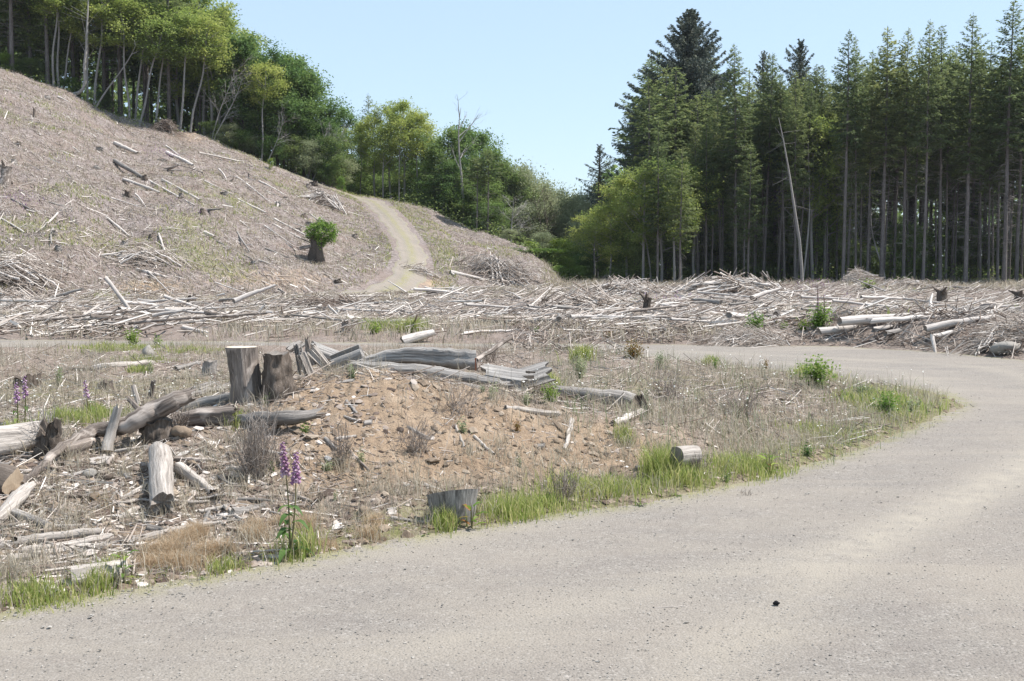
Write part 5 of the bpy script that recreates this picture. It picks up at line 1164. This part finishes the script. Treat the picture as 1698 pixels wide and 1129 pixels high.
# --- random ones: shared proto shapes
PR = []
for k in range(12):
    L = [2.2, 3.4, 4.6, 1.4][k % 4]; q = np.linspace(0, 1, 6); g = np.random.default_rng(900+k)
    P = np.column_stack([(q-.5)*L, .05*L*np.sin(q*3+k)*(k % 3 > 0), .04*L*np.sin(q*2.5+k*2)*(k % 2)]); R = (.085 if k % 4 == 3 else .055)*(1.15-.6*q)
    if k % 4 == 1:
        fk = MB(); fk.tube(np.array([P[3], P[3]+[.45, .25, .2], P[3]+[1.0, .3, .25]]), [.035, .025, .01], 6, rnd, .1); FK = [('side_branch', fk.mesh('side_branch', M['sun_bleached'], True))]
    elif k % 4 == 2:
        fk = MB(); fk.tube(np.array([P[2], P[2]+[.2, -.3, .15], P[2]+[.7, -.4, .3]]), [.03, .02, .01], 6, rnd, .1); fk2 = MB(); fk2.tube(np.array([P[4], P[4]+[.3, .3, .1], P[4]+[.6, .5, .02]]), [.03, .02, .008], 6, rnd, .1); FK = [('side_branch', fk.mesh('side_branch', M['sun_bleached'], True)), ('side_branch', fk2.mesh('side_branch', M['sun_bleached'], True))]
    else: FK = []
    PR.append((L, FK+log_meshes(P, R, 7, .12, .15, ['sun_bleached', 'grey', 'sun_bleached', 'brown'][(k//3) % 4], ('cut_grey', 'cut_grey'), (.06, .15), 950+k, 2), ['bleached', 'grey', 'bleached', 'brown'][(k//3) % 4]))
cnt = 0
while cnt < 195:
    hs = cnt < 44
    if hs: px, d = rnd.uniform(-30, 800), rnd.uniform(60, 112)
    else: px, d = rnd.uniform(-30, 1730), 1/rnd.uniform(1/75, 1/28.5)
    x = (px-CX)/FPX*d
    if not offroad(np.array([[x, d, 0]]), .4)[0] or d > crest_d(px)-3: continue
    if not hs and (d > np.interp(px, TX, T_df) and px < 940): continue
    if not hs and rnd.random() > np.clip(.35+1.2*fbm(np.array([x/3.5]), np.array([d/5]), 55, 3)[0], .1, 1): continue
    L, ms, col = PR[rnd.randrange(12)]; s = rnd.uniform(.55, 1.25)*(1 if hs else min(1, .45+d/110))
    az = (rnd.gauss(-.9, .4) if rnd.random() < .75 else rnd.random()*3.14) if hs else (rnd.gauss(0, .35) if rnd.random() < .75 else rnd.random()*3.14)
    c, sn = math.cos(az)*L*s*.5, math.sin(az)*L*s*.5; z1, z0 = gz(x+c, d+sn), gz(x-c, d-sn)
    el = math.atan2(z1-z0, L*s)+(rnd.gauss(0, .04) if rnd.random() < .82 or L*s > 2.2 else rnd.uniform(.1, .5))
    z = max((z1+z0)/2, gz(x, d))+.05+(0 if hs else rnd.uniform(0, .28))+abs(math.sin(el-math.atan2(z1-z0, L*s)))*L*s*.5
    o = thing('fallen_pole', (x, d, z), [(a, b, []) for a, b in ms], 'x', 'log' if L < 2 else 'pole', 'poles and logs lying over the slash', rot=(rnd.random()*.3, -el, az), scale=(s, s*rnd.uniform(.5, 1.4), s*rnd.uniform(.5, 1.4)) if False else s)
    qx, qy = proj(np.array([[x, d, z]]))
    FL.append((o, ('stubby ' if L < 2 else 'short ' if L*s < 2.4 else 'long ')+col+(' log ' if L < 2 else ' pole ')+region(qx[0], qy[0], hs))); cnt += 1
number_labels(FL)

# ------------------------------------------------------------------ brush heaps
MATS_UP = {'bleached': 'sun_bleached'}
def HEAP(px, pyb, wpx, hpx, n, label, Lr=(.5, 2.), seed=1, rad=.026, tepee=False, mat='bleached', big=14, dd=0.):
    c = hit(px, pyb); d = c.y+dd; g = np.random.default_rng(seed); r = random.Random(seed); W_ = wpx/FPX*d; H = hpx/FPX*d
    o = empty('brush_heap', (c.x, d, gz(c.x, d)), label, 'brush heap')
    x0, z0 = c.x, gz(c.x, d)
    core = MB(); k = 400
    def top(x, y): return H*np.clip(1-(x/(W_*.5))**2-(y/(W_*.4))**2, 0, 1)**.8*(.78+.38*np.sin(x/W_*11+seed)*np.sin(x/W_*5+seed*2))
    b = MB(); m = n; X = g.normal(0, W_*.24, m); Y = g.normal(0, W_*.18, m); Zt = top(X, Y); Z = Zt*(g.random(m)**.5)
    a = g.normal(0, .8, m) if not tepee else g.random(m)*6.28; L = g.uniform(*Lr, m); e = g.normal(0, .25, m) if not tepee else g.normal(.2, .35, m)
    # sticks slope down away from the middle
    e = e - np.sign(X*np.cos(a))*np.clip(np.abs(X)/(W_*.4), 0, 1)*.55
    D = np.stack([np.cos(a)*np.cos(e), np.sin(a)*np.cos(e), np.sin(e)], 1)*L[:, None]*.5; C = np.stack([X, Y, Z+.06], 1)
    G = ground(C[:, 0]+x0, C[:, 1]+d)-z0; C[:, 2] += G; A, B = C-D, C+D
    for Q in (A, B): Q[:, 2] = np.maximum(Q[:, 2], ground(Q[:, 0]+x0, Q[:, 1]+d)-z0+.02)
    b.sticks(A, B, g.uniform(.3, 1, m)*rad*.8, g.random(m)*.65+(.35 if mat != 'brown' else .1)); b.build('twigs', M['litter'], o)
    for i in range(big):
        if tepee:
            an = r.uniform(0, 6.28); ft = np.array([math.cos(an)*W_*.42*r.uniform(.3, 1), math.sin(an)*W_*.3, 0]); tpp = np.array([r.gauss(0, .15)-.1*W_, r.gauss(0, .15), H*r.uniform(.75, 1.15)])
        else:
            cx_ = r.gauss(0, W_*.22); cy_ = -abs(r.gauss(0, W_*.15)); ln = r.uniform(.12, .3)*W_; s = 1 if cx_ > 0 else -1
            tpp = np.array([cx_-s*ln*.5, cy_, float(top(cx_-s*ln*.5, cy_))+.05]); ft = np.array([cx_+s*ln*.8, cy_-.3, float(top(cx_+s*ln*.8, cy_))+.05])
        ft[2] += gz(x0+ft[0], d+ft[1])-z0
        tb_ = MB(); q = np.linspace(0, 1, 5)[:, None]; P = ft*(1-q)+tpp*q+g.normal(0, .04, (5, 3)); tb_.tube(P, np.linspace(rad*1.7, rad*.7, 5), 6, r, .1); tb_.build('branch', M[MATS_UP.get(mat, mat)], o, True)
HEAP(832, 462, 140, 34, 520, 'tepee-like heap of bleached branches at foot of the spur', (.6, 2.6), 2, .05, True, big=24)
HEAP(1210, 488, 190, 34, 900, 'large heap of grey poles in front of the firs', (.6, 2.4), 3, .045, big=26)
HEAP(1432, 474, 86, 32, 1100, 'conical heap of fine brush against the forest edge', (.3, 1.5), 4, .02, big=8)
HEAP(1040, 492, 120, 26, 500, 'heap of dark poles in the middle field', (.6, 2.0), 5, .035, big=16)
HEAP(1020, 472, 70, 18, 400, 'small pale brush heap by the forest corner', (.3, 1.4), 15, .02, big=6)
HEAP(540, 342, 70, 24, 260, 'tangled white branch heap near the crest of the track', (.6, 2.2), 6, .045, big=16)
HEAP(20, 470, 170, 34, 620, 'heap of white poles at the left foot of the hill', (.6, 2.2), 7, .035, big=18)
HEAP(20, 505, 80, 20, 300, 'low scatter heap of poles under the left hill foot', (.6, 2.0), 17, .035, big=8)
HEAP(545, 515, 150, 22, 420, 'dark twiggy heap behind the tall stump group', (.3, 1.4), 8, .02, mat='brown', big=12)
HEAP(240, 425, 130, 9, 200, 'loose strewn branches on lower hill', (.5, 2.2), 9, .04, big=10)
HEAP(1665, 560, 130, 16, 700, 'fine brush bank at the right end of far road', (.2, .9), 10, .010, big=8)
HEAP(1500, 478, 110, 14, 400, 'low dark brush row at forest edge right of the conical heap', (.4, 1.6), 11, .03, big=8)
HEAP(1240, 570, 130, 16, 700, 'flat brush pile along the outer edge of far road', (.2, .9), 12, .010, big=6)
HEAP(960, 520, 160, 22, 600, 'tangle of grey sticks in the middle of the field', (.5, 2.4), 13, .035, big=10)
HEAP(275, 218, 40, 20, 500, 'heap of brown brush under the ridge alders', (.4, 1.6), 14, .03, mat='brown', big=5)
HEAP(700, 455, 60, 10, 120, 'few branches at the edge of the twin-rut track', (.4, 1.6), 19, .03, big=4)

# far stumps
def root_stump(px, pyb, hpx, wpx, label, seed, mat='bark', dd=0.):
    c = hit(px, pyb); d = c.y+dd; c = Vector(((px-CX)/FPX*d, d, 0)); c.z = gz(c.x, d); s = d/FPX; r = random.Random(seed)
    b = MB(); H = hpx*s; Wd = wpx*s*.5
    b.tube(np.array([[0, 0, -.2], [.02, 0, H*.3], [.05*H, 0, H*.65], [.1*H, 0, H*.9]]), [Wd*.8, Wd*.6, Wd*.55, Wd*.5], 12, r, .15, ridges=.4)
    o = link('root_stump', None); o.location = c; tag(o, label, 'stump'); b.build('trunk', M[mat], o, True)
    for i in range(7):
        a = i*.9+r.random()*.4; up = i % 2; z = H*(.75 if up else .2); l = Wd*r.uniform(.8, 1.7); b = MB()
        P = np.array([[0, 0, z], [math.cos(a)*l*.5, math.sin(a)*l*.5, z+(.2*H if up else -.02)], [math.cos(a)*l, math.sin(a)*l, z+(.42*H if up else -.25*H)]])
        b.tube(P, [Wd*.35, Wd*.2, Wd*.06], 6, r, .15, ridges=.3); b.build('root', M[mat], o, True)
root_stump(1072, 524, 34, 22, 'dark upturned root stump standing in the middle slash', 1, 'bark')
root_stump(14, 306, 32, 30, 'tall brown stump with spreading roots at left edge of the hill', 2, 'brown')
root_stump(1252, 512, 16, 16, 'small black root stump in front of the pole heap', 3)
root_stump(1560, 508, 28, 26, 'dark root tangle in slash at the right', 4)
root_stump(1690, 505, 20, 40, 'dark root mass at the right edge of the slash', 5)
root_stump(215, 328, 10, 14, 'small dark stump in the middle of hill slope', 6)
root_stump(64, 196, 14, 6, 'thin dark stub on the upper hill slope', 7)
HS = []
rs = random.Random(77)
for i in range(26):
    px = rs.uniform(10, 620); cd = float(crest_d(px)); d_ = rs.uniform(np.interp(px, TX, T_df)+5, cd-4); x_ = (px-CX)/FPX*d_
    if pdist(np.array([x_]), np.array([d_]), TRK)[0] < 3: continue
    qx_, qy_ = proj(np.array([[x_, d_, gz(x_, d_)]])); hh = rs.uniform(5, 10)
    o = STUMP(qx_[0], qy_[0], qy_[0]-hh, rs.uniform(3, 6), rs.uniform(4, 7), 'x', rs.choice(['bark', 'brown', 'grey']), 'cut_grey', jag=rs.uniform(.1, .6), seed=300+i, ridges=.3, d=d_); o['group'] = 'small old stumps on the hillside'
    HS.append((o, 'small weathered stump on the '+('upper' if qy_[0] < 330 else 'lower')+' hillside slope'))
number_labels(HS)
for px, pb, pt, r_, l, s, m in [(1283,540,517,10,'dark triangular stump beside far road','71','bark'),(195,553,541,9,'low charred stump at the edge of left slash','72','bark'),(147,556,543,6,'small charred stump left of the low one','73','bark'),(575,552,530,8,'brown stump under the dark twiggy heap','74','brown'),
        (1222,546,536,7,'small dark stump near the roadside bush','75','bark'),(612,506,494,7,'small stump at the foot of the track','76','bark'),(318,505,488,7,'dark stump below the reddish bank','77','bark'),(905,505,494,7,'short dark stump in the middle field','78','bark'),
        (560,470,462,5,'tiny stump on slope right of the leafy stump','79','bark'),(1110,545,533,6,'low dark stump near the brush along far road','80','bark')]:
    STUMP(px, pb, pt, r_, r_*1.2, l, m, 'cut_grey', jag=.4, seed=int(s), ridges=.3)
# ------------------------------------------------------------------ shrubs, weeds and flowers
def plantat(px, pyb, hpx, parts, h0, label, cat, name, group=None, wide=1., rz=None):
    c = hit(px, pyb); s = hpx/FPX*c.y/h0
    return thing(name, tuple(c-Vector((0, 0, .01))), parts, label, cat, group, rot=(0, 0, rnd.random()*6.28 if rz is None else rz), scale=(s*wide, s*wide, s))
# thin summer air
hz = bpy.data.materials.new('haze'); hz.use_nodes = True; hn = hz.node_tree; hn.nodes.clear(); ho = hn.nodes.new('ShaderNodeOutputMaterial')
hv = hn.nodes.new('ShaderNodeVolumePrincipled'); hv.inputs['Density'].default_value = HAZE; hv.inputs['Color'].default_value = (.88, .93, 1, 1); hv.inputs['Anisotropy'].default_value = .2
hn.links.new(hv.outputs[0], ho.inputs['Volume'])
hb = MB(); q = np.array([[x, y, z] for z in (float(GZ.min())-1, 48.) for y in (-6200., 6200.) for x in (-6200., 6200.)])
hb.add(q, F4=[[0, 2, 3, 1], [4, 5, 7, 6], [0, 1, 5, 4], [2, 6, 7, 3], [0, 4, 6, 2], [1, 3, 7, 5]])
if HAZE: tag(hb.build('haze', hz), 'thin pale summer haze in the air', 'haze', kind='stuff')
# leafy stump on the hill
c = hit(525, 437); d = c.y; s = d/FPX
o = link('leafy_stump', None); o.location = c; tag(o, 'dark stump on hillside crowned by a round bright green leaf ball', 'stump')
b = MB(); r = random.Random(3)
b.tube(np.array([[0, 0, -.3], [0, 0, 12*s], [-.01, 0, 34*s], [.0, 0, 48*s]]), [11.5*s, 10*s, 9.5*s, 9.5*s], 14, r, .14, ridges=.5); b.build('trunk', M['bark'], o, True)
g = np.random.default_rng(4); n = 3400; u = g.normal(size=(n, 3)); u /= np.linalg.norm(u, axis=1)[:, None]; q = (.55+.45*g.random(n)**.5)[:, None]
C = u*q*np.array([23, 21, 21])*s*(1+.14*np.sin(u[:, :1]*7+2)+.12*np.sin(u[:, 2:]*9+u[:, 1:2]*5)+.22*(g.random((n, 1)) > .9))+np.array([9*s, 0, 50*s]); b = MB(); b.leaves(C, .125, g, up=.9, aspect=.7); b.build('foliage', M['lime_leaf'], o)
b = MB(); A = np.tile([[0, 0, 30*s]], (9, 1))+g.normal(0, .1, (9, 3)); b.sticks(A, A+np.stack([g.normal(-.3, .6, 9), g.normal(0, .3, 9), g.uniform(.4, 1.2, 9)], 1), .03, g.random(9)*.4); b.build('shoots', M['bark'], o)
LOG([(497,412,3,d-.2),(516,408,3,d-.2)], 'short dark log jutting left from the leafy stump', 'brown', seg=7)

BU = [shrub_parts(700+k, 1.0, .55, 1100, .10, lm) for k, lm in enumerate(('bush', 'red_leaf', 'grey_leaf', 'maple'))]
BUs = [shrub_parts(710+k, 1.0, .35, 260, .15, lm, stems=6) for k, lm in enumerate(('bush', 'red_leaf', 'grey_leaf', 'maple'))]
for px, pb, h, k, w_, l in [(1352,642,52,0,1.1,'bright green bush with reddish tip beside far road bend'),(1050,594,32,1,.9,'rusty red bush at inner edge of the far road'),(1255,556,38,0,.9,'yellow green bush before slash at far road'),(1358,545,42,0,1.,'green bush with purple spires behind it'),
        (1332,548,22,0,1.3,'low green bush left of the one with purple spires'),(1500,474,18,0,1.7,'light green bush at forest edge, right one'),(1440,478,16,0,1.7,'light green bush at forest edge, left one'),(222,572,28,0,1.,'small leafy bush behind left grass strip'),(262,574,22,0,.8,'smaller leafy bush right of the one behind grass strip'),
        (962,626,40,2,.6,'pale green upright herb clump right of the slabs'),(910,668,32,0,1.,'green bramble growing beside the silver slabs'),(1195,535,12,0,1.3,'green tuft bush in slash before the heap'),(1300,545,14,0,1.2,'low green bush beside the triangular stump'),
        (268,690,26,3,.9,'dark green weed clump beside the leaning branch'),(620,552,22,0,1.2,'leafy clump left of the grass clump behind stump group'),(1467,692,42,0,1.1,'leafy weed clump where road bends back'),(1430,660,26,2,1.2,'grey green weed patch at island tip'),(1510,682,24,2,1.2,'pale low weed patch near island tip'),
        (1095,612,30,2,.5,'pale herb stalks by the inner road edge'),(1270,612,22,1,.5,'thin reddish shoot by inner road edge'),(1185,612,22,0,.6,'thin green shoot by inner road edge'),(1010,560,14,1,1.,'small reddish bush before far road'),(890,556,16,0,.8,'small green bush in the slash beyond far road'),(1565,525,14,0,1.4,'greenish tuft among slash at the right')]:
    plantat(px, pb, h, BU[k] if h > 24 else BUs[k], 1., l, 'bush', 'bush', wide=w_)
for px, pb, h, k, w_, l in [(584,628,26,2,.8,'blue grey seedling on top of the mound'),(768,718,24,2,.9,'grey green seedling in middle of the mound'),(543,782,20,2,1.3,'pale rosette weed low left on mound'),(600,768,24,2,.7,'small weed right of the pale rosette'),(857,716,28,1,.6,'yellowish seedling on the right shoulder of mound'),
        (505,720,22,0,.9,'light green sprig by the overhanging log tip'),(442,672,22,0,.6,'yellow green sprig between the two stumps'),(1338,756,24,3,1.2,'dark blue green rosette at road edge'),(815,662,26,2,.8,'grey green thistle under the broad slab'),(872,672,24,2,.9,'grey green thistle under the smaller slab'),
        (1040,738,18,3,1.5,'low green weed patch on the island right of mound'),(800,650,14,2,.9,'small thistle at the left of the broad slab'),(450,785,24,3,.6,'small green weed by the dead stalk bush'),(590,520,10,0,1.3,'small green bush near the slash middle'),(335,970,18,3,1.3,'small dark leaved weed out on the gravel'),
        (1205,800,20,3,.8,'small leafy weed in the roadside grass'),(250,620,26,2,.6,'thin grey herb in dry grass at the left'),(98,640,34,2,.5,'tall pale herb in dry grass at far left'),(555,830,20,2,.5,'tiny weed at the left foot of mound'),(862,775,22,2,.5,'tiny herb on the right foot of mound'),(1392,664,22,1,.5,'brownish sprig left of island tip weeds')]:
    plantat(px, pb, h, BUs[k], 1., l, 'weed', 'weed', wide=w_)
RW = shrub_parts(730, 1., .5, 160, .07, 'red_leaf', stems=9, bark='brown'); 
plantat(172, 842, 32, RW, 1., 'thin red leaved weed in the chips at the left', 'weed', 'weed', wide=1.)
# broad leaved dock
def dock_parts(seed, lm='bush', n=9, red=()):
    g = np.random.default_rng(seed); r = random.Random(seed); sm = MB(); parts = []
    for k in range(3):
        a = k*2.1+r.random(); P = np.array([[0, 0, -.05], [.05*math.cos(a), .05*math.sin(a), .5], [.13*math.cos(a), .13*math.sin(a), .95]]); sm.tube(P, [.018, .014, .006], 6, r)
    parts.append(('stem', sm.mesh('stem', M['stem'], True), []))
    for i in range(n):
        z = .2+.7*i/n+r.uniform(-.05, .05); a = i*2.4+r.random(); L = r.uniform(.28, .45); w_ = L*.32; el = r.uniform(.3, 1.0)
        b = MB(); m = 7; V = []
        for j in range(m):
            t = j/(m-1); x = .06+t*L; zz = z+math.sin(el)*t*L-.35*t*t*L; ww = w_*math.sin(math.pi*min(1, t*.92+.08))**.7
            for s_ in (-1, 0, 1):
                y = s_*ww*.5; px_, py_ = x*math.cos(a)*math.cos(el*.5)-y*math.sin(a), x*math.sin(a)*math.cos(el*.5)+y*math.cos(a); V.append((px_, py_, zz+abs(s_)*ww*.22+.01*math.sin(j*2+s_)))
        F = [[j*3+k, j*3+k+1, j*3+k+4, j*3+k+3] for j in range(m-1) for k in range(2)]
        b.add(V, F4=F, rnd=r.random()); parts.append(('leaf', b.mesh('leaf', M['red_leaf' if i in red else lm], True), []))
    return parts
plantat(206, 968, 58, dock_parts(1), 1., 'upright broad leaved dock beside the half log', 'dock plant', 'dock_plant')
plantat(782, 882, 52, dock_parts(2, red=(1, 4, 6)), 1., 'broad leaved dock with orange red leaf before the roadside stump', 'dock plant', 'dock_plant', wide=1.2)
plantat(1275, 792, 48, dock_parts(5, red=(2,)), 1., 'broad leaved dock in roadside grass right of the log chunk', 'dock plant', 'dock_plant', wide=1.2)
# ground-hugging rosettes on the road verge
for px, pb, l in [(1065,838,'flat rosette weed on the verge below tall grass clump'),(1120,825,'flat rosette weed on the verge under the log chunk'),(705,890,'flat rosette weed on verge left of roadside stump'),(150,990,'flat rosette weed on the verge under the half log')]:
    plantat(px, pb, 22, dock_parts(9+px % 7, 'maple', 7), 1., l, 'weed', 'weed', wide=1.6).scale.z *= .35
# foxgloves
def foxglove(px, pyb, tips, label, leaves=9, bells=26, hs=.27, spread=0):
    c = hit(px, pyb); d = c.y; s = d/FPX; g = np.random.default_rng(px); r = random.Random(px)
    o = link('foxglove', None); o.location = c; tag(o, label, 'foxglove')
    for (tx, ty) in tips:
        T = np.array([(tx-px)*s, r.uniform(-.03, .03), row_z(ty, d)-c.z]); H = T[2]; q = np.linspace(0, 1, 7)[:, None]; P = T*q+np.array([.02, 0, 0])*np.sin(q*3)*H
        b = MB(); b.tube(P, np.linspace(.007, .002, 7)*max(1, d/8), 6, r); b.build('stem', M['stem'], o, True)
        b = MB()
        for k in range(bells):
            f = 1-hs*(k/bells); pt = np.array([np.interp(f, q[:, 0], P[:, j]) for j in range(3)]); a = k*2.4; bl = (.017+.018*k/bells)*max(1, H*1.3); br = bl*.33
            dr = np.array([math.cos(a)*.8, math.sin(a)*.8-.25, -.55]); dr /= np.linalg.norm(dr); t = np.linspace(0, 1, 4)[:, None]
            b.tube(pt+dr*t*bl, [br*.3, br*.75, br*.8, br*1.25], 6, r, 0, cap=(True, False), rnd=r.random())
        b.build('flower_spike', M['petal'], o, True)
    b = MB()
    for i in range(leaves):
        ti = tips[i % len(tips)]; z = (row_z(ti[1], d)-c.z)*(.05+.45*i/leaves); a = r.random()*6.28; L = .16*max(.7, 1-i/leaves)*r.uniform(.7, 1.2); V = []; m = 6
        x0 = (ti[0]-px)*s*z/max(.1, (row_z(ti[1], d)-c.z))
        for j in range(m):
            t = j/(m-1); ww = L*.36*math.sin(math.pi*(t*.9+.08)); x = t*L
            for s_ in (-1, 0, 1): y = s_*ww*.5; V.append((x0+x*math.cos(a)-y*math.sin(a), x*math.sin(a)+y*math.cos(a), z+.75*x-1.9*x*x/L*.55+abs(s_)*ww*.2))
        b.add(V, F4=[[j*3+k, j*3+k+1, j*3+k+4, j*3+k+3] for j in range(m-1) for k in range(2)], rnd=r.random())
    b.build('leaves', M['maple'], o, True)
foxglove(481, 930, [(469, 733), (493, 749)], 'tall twin-spired purple foxglove by the road edge', 14)
foxglove(29, 712, [(28, 634)], 'faded purple foxglove in dry grass at far left', 3, 16, .4)
foxglove(41, 706, [(43, 623)], 'bright purple foxglove right of the faded one at far left', 3, 16, .42)
foxglove(146, 690, [(143, 630)], 'short purple foxglove in grass left of the leaning branch', 3, 14, .45)
foxglove(1355, 545, [(1354, 474)], 'distant purple spire rising from the green bush, left one', 2, 20, .6)
foxglove(1366, 545, [(1365, 490)], 'distant purple spire rising from the green bush, right one', 2, 20, .6)
# small white and purple flowers scattered in the grass (uncountable)
wb = MB(); g = np.random.default_rng(12)
P, qx, qy = scatter(1500, (-100, 1560), (11, 23), power=2); k = (-sdist(P[:, 0], P[:, 1], ISLE) > .2) & (fbm(P[:, 0]/1.5, P[:, 1]/1.5, 88, 3) > .0) & (np.abs(qx-620) > 180); P = P[k]
A = P.copy(); P = P+np.stack([g.normal(0, .02, len(P)), g.normal(0, .02, len(P)), g.uniform(.12, .34, len(P))], 1)
wb.leaves(P, .020, g, up=3, aspect=1.); wb.leaves(P+[0, 0, .003], .020, g, up=3, aspect=1.)
tag(wb.build('small_daisies', M['white_petal']), 'tiny white flowers dotted through the dry grass', 'flowers', kind='stuff')
sb_ = MB(); sb_.sticks(A, P, .0015, g.random(len(P))); tag(sb_.build('flower_stalks', M['stem']), 'thin stalks under the tiny white flowers', 'flower stalks', kind='stuff')
pbm = MB()
for cx_, cy_, rx_, n_ in [(270,258,40,110),(30,335,34,110),(320,350,50,40),(1350,478,40,70),(1400,505,60,20),(1100,505,60,30)]:
    c = hit(cx_, cy_); s = c.y/FPX; Q = np.stack([c.x+g.normal(0, rx_*s*.5, n_), c.y+g.normal(0, rx_*s*.4, n_), np.zeros(n_)], 1); Q[:, 2] = ground(Q[:, 0], Q[:, 1])
    hh = g.uniform(.15, .5, n_); pbm.leaves(Q+np.stack([0*hh, 0*hh, hh], 1), .14, g, up=0, aspect=.25, D=np.tile([[.05, 0, 1.]], (n_, 1)))
tag(pbm.build('purple_wildflowers', M['petal']), 'small purple wildflower spires on the hill and field', 'wildflowers', kind='stuff')
# dead stalk bush, straw tufts
def stalks(px, pyb, hpx, wpx, n, label, seed, name='dead_stalk_bush', cat='dead bush', rnd_=(.3, .8), r0=.0022):
    c = hit(px, pyb); d = c.y; s = d/FPX; g = np.random.default_rng(seed); o = link(name, None); o.location = c; tag(o, label, cat)
    H = hpx*s; W_ = wpx*s*.5; A = np.stack([g.normal(0, W_*.25, n), g.normal(0, W_*.2, n), np.zeros(n)], 1); A[:, 2] = ground(A[:, 0]+c.x, A[:, 1]+c.y)-c.z
    B = A+np.stack([g.normal(0, W_*.4, n), g.normal(0, W_*.35, n), H*g.uniform(.35, 1, n)], 1); b = MB(); b.sticks(A, B, r0, g.uniform(*rnd_, n))
    k = g.integers(0, n, n*2); t = g.uniform(.3, .9, n*2)[:, None]; Q = A[k]*(1-t)+B[k]*t; b.sticks(Q, Q+g.normal(0, H*.14, (n*2, 3))+[0, 0, H*.12], r0*.6, g.uniform(*rnd_, n*2)); b.build('stalks', M['litter'], o)
stalks(424, 792, 100, 100, 190, 'dense grey brown dead stalk bush left of the foxglove', 1)
stalks(565, 770, 70, 60, 45, 'sparse dead stalks on left face of mound', 2)
stalks(690, 745, 60, 110, 60, 'thin dead stalks across middle of mound', 3)
stalks(760, 690, 60, 140, 60, 'dry bramble stems over the back of mound', 4, r0=.002)
stalks(300, 708, 40, 60, 60, 'dry stalks between bent trunk and furrowed log', 5)
stalks(75, 745, 80, 60, 60, 'dry grass stalks hanging in front of rotten stump', 6, rnd_=(.6, .9))
stalks(445, 728, 90, 110, 30, 'tall thin dry stalks before overhanging log', 7, rnd_=(.5, .9))
stalks(940, 830, 60, 80, 60, 'dry stalks behind the roadside grass', 8)
stalks(1240, 820, 20, 30, 10, 'few short dry stalks in roadside grass', 9)
stalks(1160, 790, 45, 60, 60, 'brown dead stalks in front of the log chunk', 10)
stalks(395, 640, 60, 30, 30, 'dark dry stems left of the tall stump', 11, rnd_=(0, .4))
stalks(812, 600, 40, 60, 70, 'reddish dry stems behind the big furrowed log', 12, rnd_=(.2, .5))
stalks(1225, 690, 60, 120, 90, 'grey dead weeds in middle of island', 13)
stalks(1110, 660, 60, 120, 90, 'grey dead weeds behind the sawn log end', 14)
st = MB(); g = np.random.default_rng(31)
for cx_, cy_, rx_, n_, h_ in [(270,925,34,1100,.17),(305,905,26,700,.15),(325,890,22,600,.13),(350,925,34,900,.15),(300,935,50,900,.12),(420,895,22,500,.13),(425,880,18,400,.12),(610,895,20,300,.16),(540,905,30,250,.10),(250,940,26,400,.10),(375,920,20,300,.13),(620,870,18,250,.12),(510,880,26,300,.2),(465,870,16,200,.1)]:
    c = hit(cx_, cy_); s = c.y/FPX; Q = np.stack([c.x+g.normal(0, rx_*s*.5, n_), c.y+g.normal(0, rx_*s*.35, n_), np.zeros(n_)], 1); Q[:, 2] = ground(Q[:, 0], Q[:, 1])
    k = road_sd(Q[:, 0], Q[:, 1]) > -.02; Q = Q[k]; m = len(Q); st.blades(Q, g.uniform(.4, 1, m)*h_, g.uniform(.0015, .004, m), g.uniform(.2, 1.3, m), g.random(m), g)
tag(st.build('straw_tufts', M['straw']), 'tawny dried grass tufts by the road edge', 'dry grass', kind='stuff')
